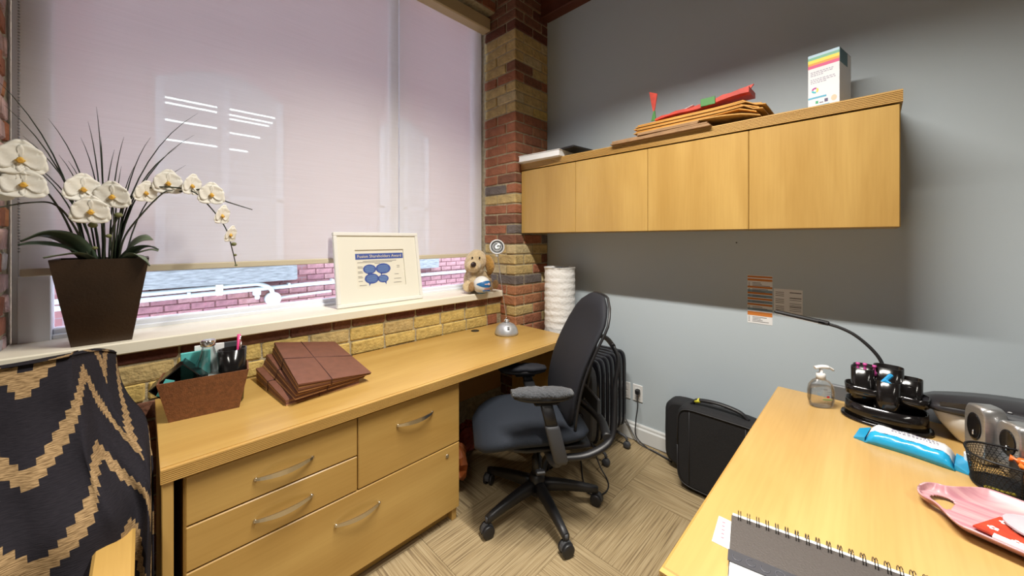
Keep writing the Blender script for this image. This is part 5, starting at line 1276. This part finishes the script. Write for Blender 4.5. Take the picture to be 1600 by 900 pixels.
# ---- pink tray with napkins
TO = Vector((1.357, -.304, D+.0005))
tr_ = thing('pink_tray', 'pink marbled melamine tray with a handle hole holding napkins', 'tray', TO)
PINK = mat('pink_marble', (.40, .15, .20), .25, col2=(.68, .42, .42), vscale=6, stretch=(9, .8, 1))
TA = R(-16)
def tp(a, b, z): # a along the long axis (towards +y), b across (towards far side +x)
    return Vector((TO.x+b*math.cos(TA)-a*math.sin(TA)*1, TO.y+a*math.cos(TA)+b*math.sin(TA), TO.z+z))
def thw(a):     # half width along the tray
    if a > .13: t = (a-.13)/.095; return .122-.072*sstep(t/.75) if t < .75 else .050*math.sqrt(max(.0, 1-((t-.75)/.25)**2))
    return .122
m = MB(); n = 160; vs = []; K = 80; quads = []
al = [.225-.55*i/n for i in range(n+1)]
for a in al:
    hw = max(thw(a), .004)
    for k in range(K+1):
        s = -1+2*k/K; z = .004+.030*max(0, abs(s)-.62)**1.3/.38**1.3*(1 if a < .12 else max(.35, 1-(a-.12)*5))
        if a > .12: z += .009*(a-.12)/.1
        vs.append(tp(a, s*hw, z))
for i in range(n):
    for k in range(K):
        am = (al[i]+al[i+1])/2; s = -1+2*(k+.5)/K
        if ((am-.188)/.019)**2+(s/.56)**2 < 1: continue
        quads.append((i*(K+1)+k, i*(K+1)+k+1, (i+1)*(K+1)+k+1, (i+1)*(K+1)+k))
m.add(vs, quads, True); o = m.build('tray', PINK, tr_); sd = o.modifiers.new('thick', 'SOLIDIFY'); sd.thickness = .004; sd.offset = 1
def sheet(name, pts, z, th, m_, label, cat):
    m = MB(); P = [tp(a, b, 0) for a, b in pts]; m.prism([(p.x, p.y) for p in P], D+z, D+z+th); return tag(m.build(name, m_, None), label, cat)
nk = thing('paper_napkin', 'red floral paper napkin lying in the pink tray', 'napkin', TO)
m = MB(); m.prism([tuple(tp(a, b, 0)[:2]) for a, b in ((.130, -.062), (.105, .035), (-.06, .050), (-.02, -.078))], D+.010, D+.014); m.build('sheet', mat('napkin_red', (.50, .045, .015), .7, var=.3, vscale=40), nk)
for (a, b) in ((.105, -.035), (.075, -.005), (.070, -.055), (.095, .012), (.045, -.035), (.040, -.066)):
    m = MB(); c = tp(a, b, 0)
    for k in range(5):
        q = Vector((c.x+.0055*math.cos(k*1.257), c.y+.0055*math.sin(k*1.257), D+.0142)); m.lathe([(.0033, 0), (.0033, .0003)], 8, q)
    m.build('printed_flower', PAPER, nk)
sheet('white_card', [(.100, -.082), (.100, -.064), (-.20, -.060), (-.20, -.084)], .0150, .003, PAPER, 'narrow white card along the near side of the pink tray', 'card')
sheet('cream_card', [(.025, -.062), (.06, .0), (-.20, .02), (-.20, -.062)], .0185, .002, mat('cream_card', (.74, .69, .56), .7), 'cream paper card under the marbled coaster in the tray', 'card')
pts = [(.015+.085*math.cos(k*math.pi/12), .022+.060*math.sin(k*math.pi/12)) for k in range(24)]
sheet('marble_coaster', pts, .0210, .004, mat('grey_marble', (.60, .57, .60), .3, col2=(.42, .38, .44), vscale=10), 'round pale marbled coaster resting in the pink tray', 'coaster')
# ---- spiral notebook and papers
N0 = Vector((.989, .238, 0)); ns = Vector((.05, -.244, 0)).normalized(); nd = Vector((-ns.y, ns.x, 0)); nd = -nd if nd.x > 0 else nd   # spine direction, towards the near edge
def npoly(s0, s1, d0, d1): return [tuple((N0+ns*a+nd*b)[:2]) for a, b in ((s0, d0), (s1, d0), (s1, d1), (s0, d1))]
def ordered(p):
    ar = sum(p[i][0]*p[(i+1) % 4][1]-p[(i+1) % 4][0]*p[i][1] for i in range(4)); return p if ar > 0 else p[::-1]
nb = thing('spiral_notebook', 'dark grey spiral notebook lying at the near edge of the right desk', 'notebook', (N0.x, N0.y, D))
MB().prism(ordered(npoly(-.002, .36, .0, .205)), D+.0025, D+.0040).build('back_cover', DGREY, nb)
MB().prism(ordered(npoly(.0, .358, -.007, .203)), D+.0042, D+.0100).build('pages', PAPER, nb)
NBC = mat('notebook_cover', (.075, .065, .06), .45, bump=.25, bscale=300)
MB().prism(ordered(npoly(-.002, .36, .004, .150)), D+.0102, D+.0120).build('front_cover', NBC, nb)
MB().prism(ordered(npoly(-.004, .362, .120, .152)), D+.0121, D+.0130).build('cover_band', mat('notebook_band', (.05, .052, .062), .4), nb)
emb = mat('embossed_letters', (.11, .11, .13), .3)
ang = math.atan2(ns.y, ns.x)
random.seed(4)
m = MB()
for k in range(14):
    s = .012+k*.024; c = N0+ns*s+nd*.136
    m.tube([Vector((c.x, c.y, D+.0133))+ns*(.008*math.cos(a*math.pi/5))+nd*(.009*math.sin(a*math.pi/5)) for a in range(random.choice((7, 9, 11)))], .0008, 4)
m.build('embossing', emb, nb)
coil = None
for k in range(20):
    s = .014+k*.0178
    c = N0+ns*s+nd*.004
    if coil is None:
        m = MB()
        for d_ in (-.0022, .0022): m.tube([Vector((d_, .012*math.cos(R(a)), .012*math.sin(R(a)))) for a in range(-60, 250, 22)], .0009, 5)
        coil = m.build('wire_loop', GLOSS, nb, off=(0, 0, 0)); o = coil
    else: o = copy(coil, nb)
    o.location = (c.x-N0.x, c.y-N0.y, .0132); o.rotation_euler = (0, 0, ang)
PS = [tuple((N0+ns*a+nd*b)[:2]) for a, b in ((-.026, .020), (.03, .020), (.03, .30), (-.026, .30))]
MB().prism(ordered(npoly(-.030, .22, .012, .10)), D+.0003, D+.0010)
ps_ = thing('paper_sheet', 'white printed sheet sticking out left of the spiral notebook', 'paper', (N0.x, N0.y, D))
MB().prism(ordered([tuple((N0+ns*a+nd*b)[:2]) for a, b in ((-.028, .008), (.10, .03), (.09, .12), (-.036, .10))]), D+.0003, D+.0009).build('sheet', PAPER, ps_)
m = MB()
for k in range(5):
    c = N0+ns*-.020+nd*(.024+k*.013); m.add([Vector((c.x, c.y, D+.0012)), Vector((c.x, c.y, D+.0012))+ns*.006, Vector((c.x, c.y, D+.0012))+ns*.006+nd*.004, Vector((c.x, c.y, D+.0012))+nd*.004], [(0, 1, 2, 3)])
m.build('print', mat('pink_grey_print', (.30, .16, .20), .7), ps_)
MB().prism(ordered([tuple((N0+ns*a+nd*b)[:2]) for a, b in ((.004, .10), (.30, .10), (.30, .235), (-.006, .235))]), D+.0011, D+.0020)
tag(MB().prism(ordered([tuple((N0+ns*a+nd*b)[:2]) for a, b in ((.004, .08), (.30, .08), (.30, .245), (-.006, .238))]), D+.0011, D+.0022).build('paper_sheet', PAPER, None), 'blank white sheet under the near edge of the spiral notebook', 'paper')
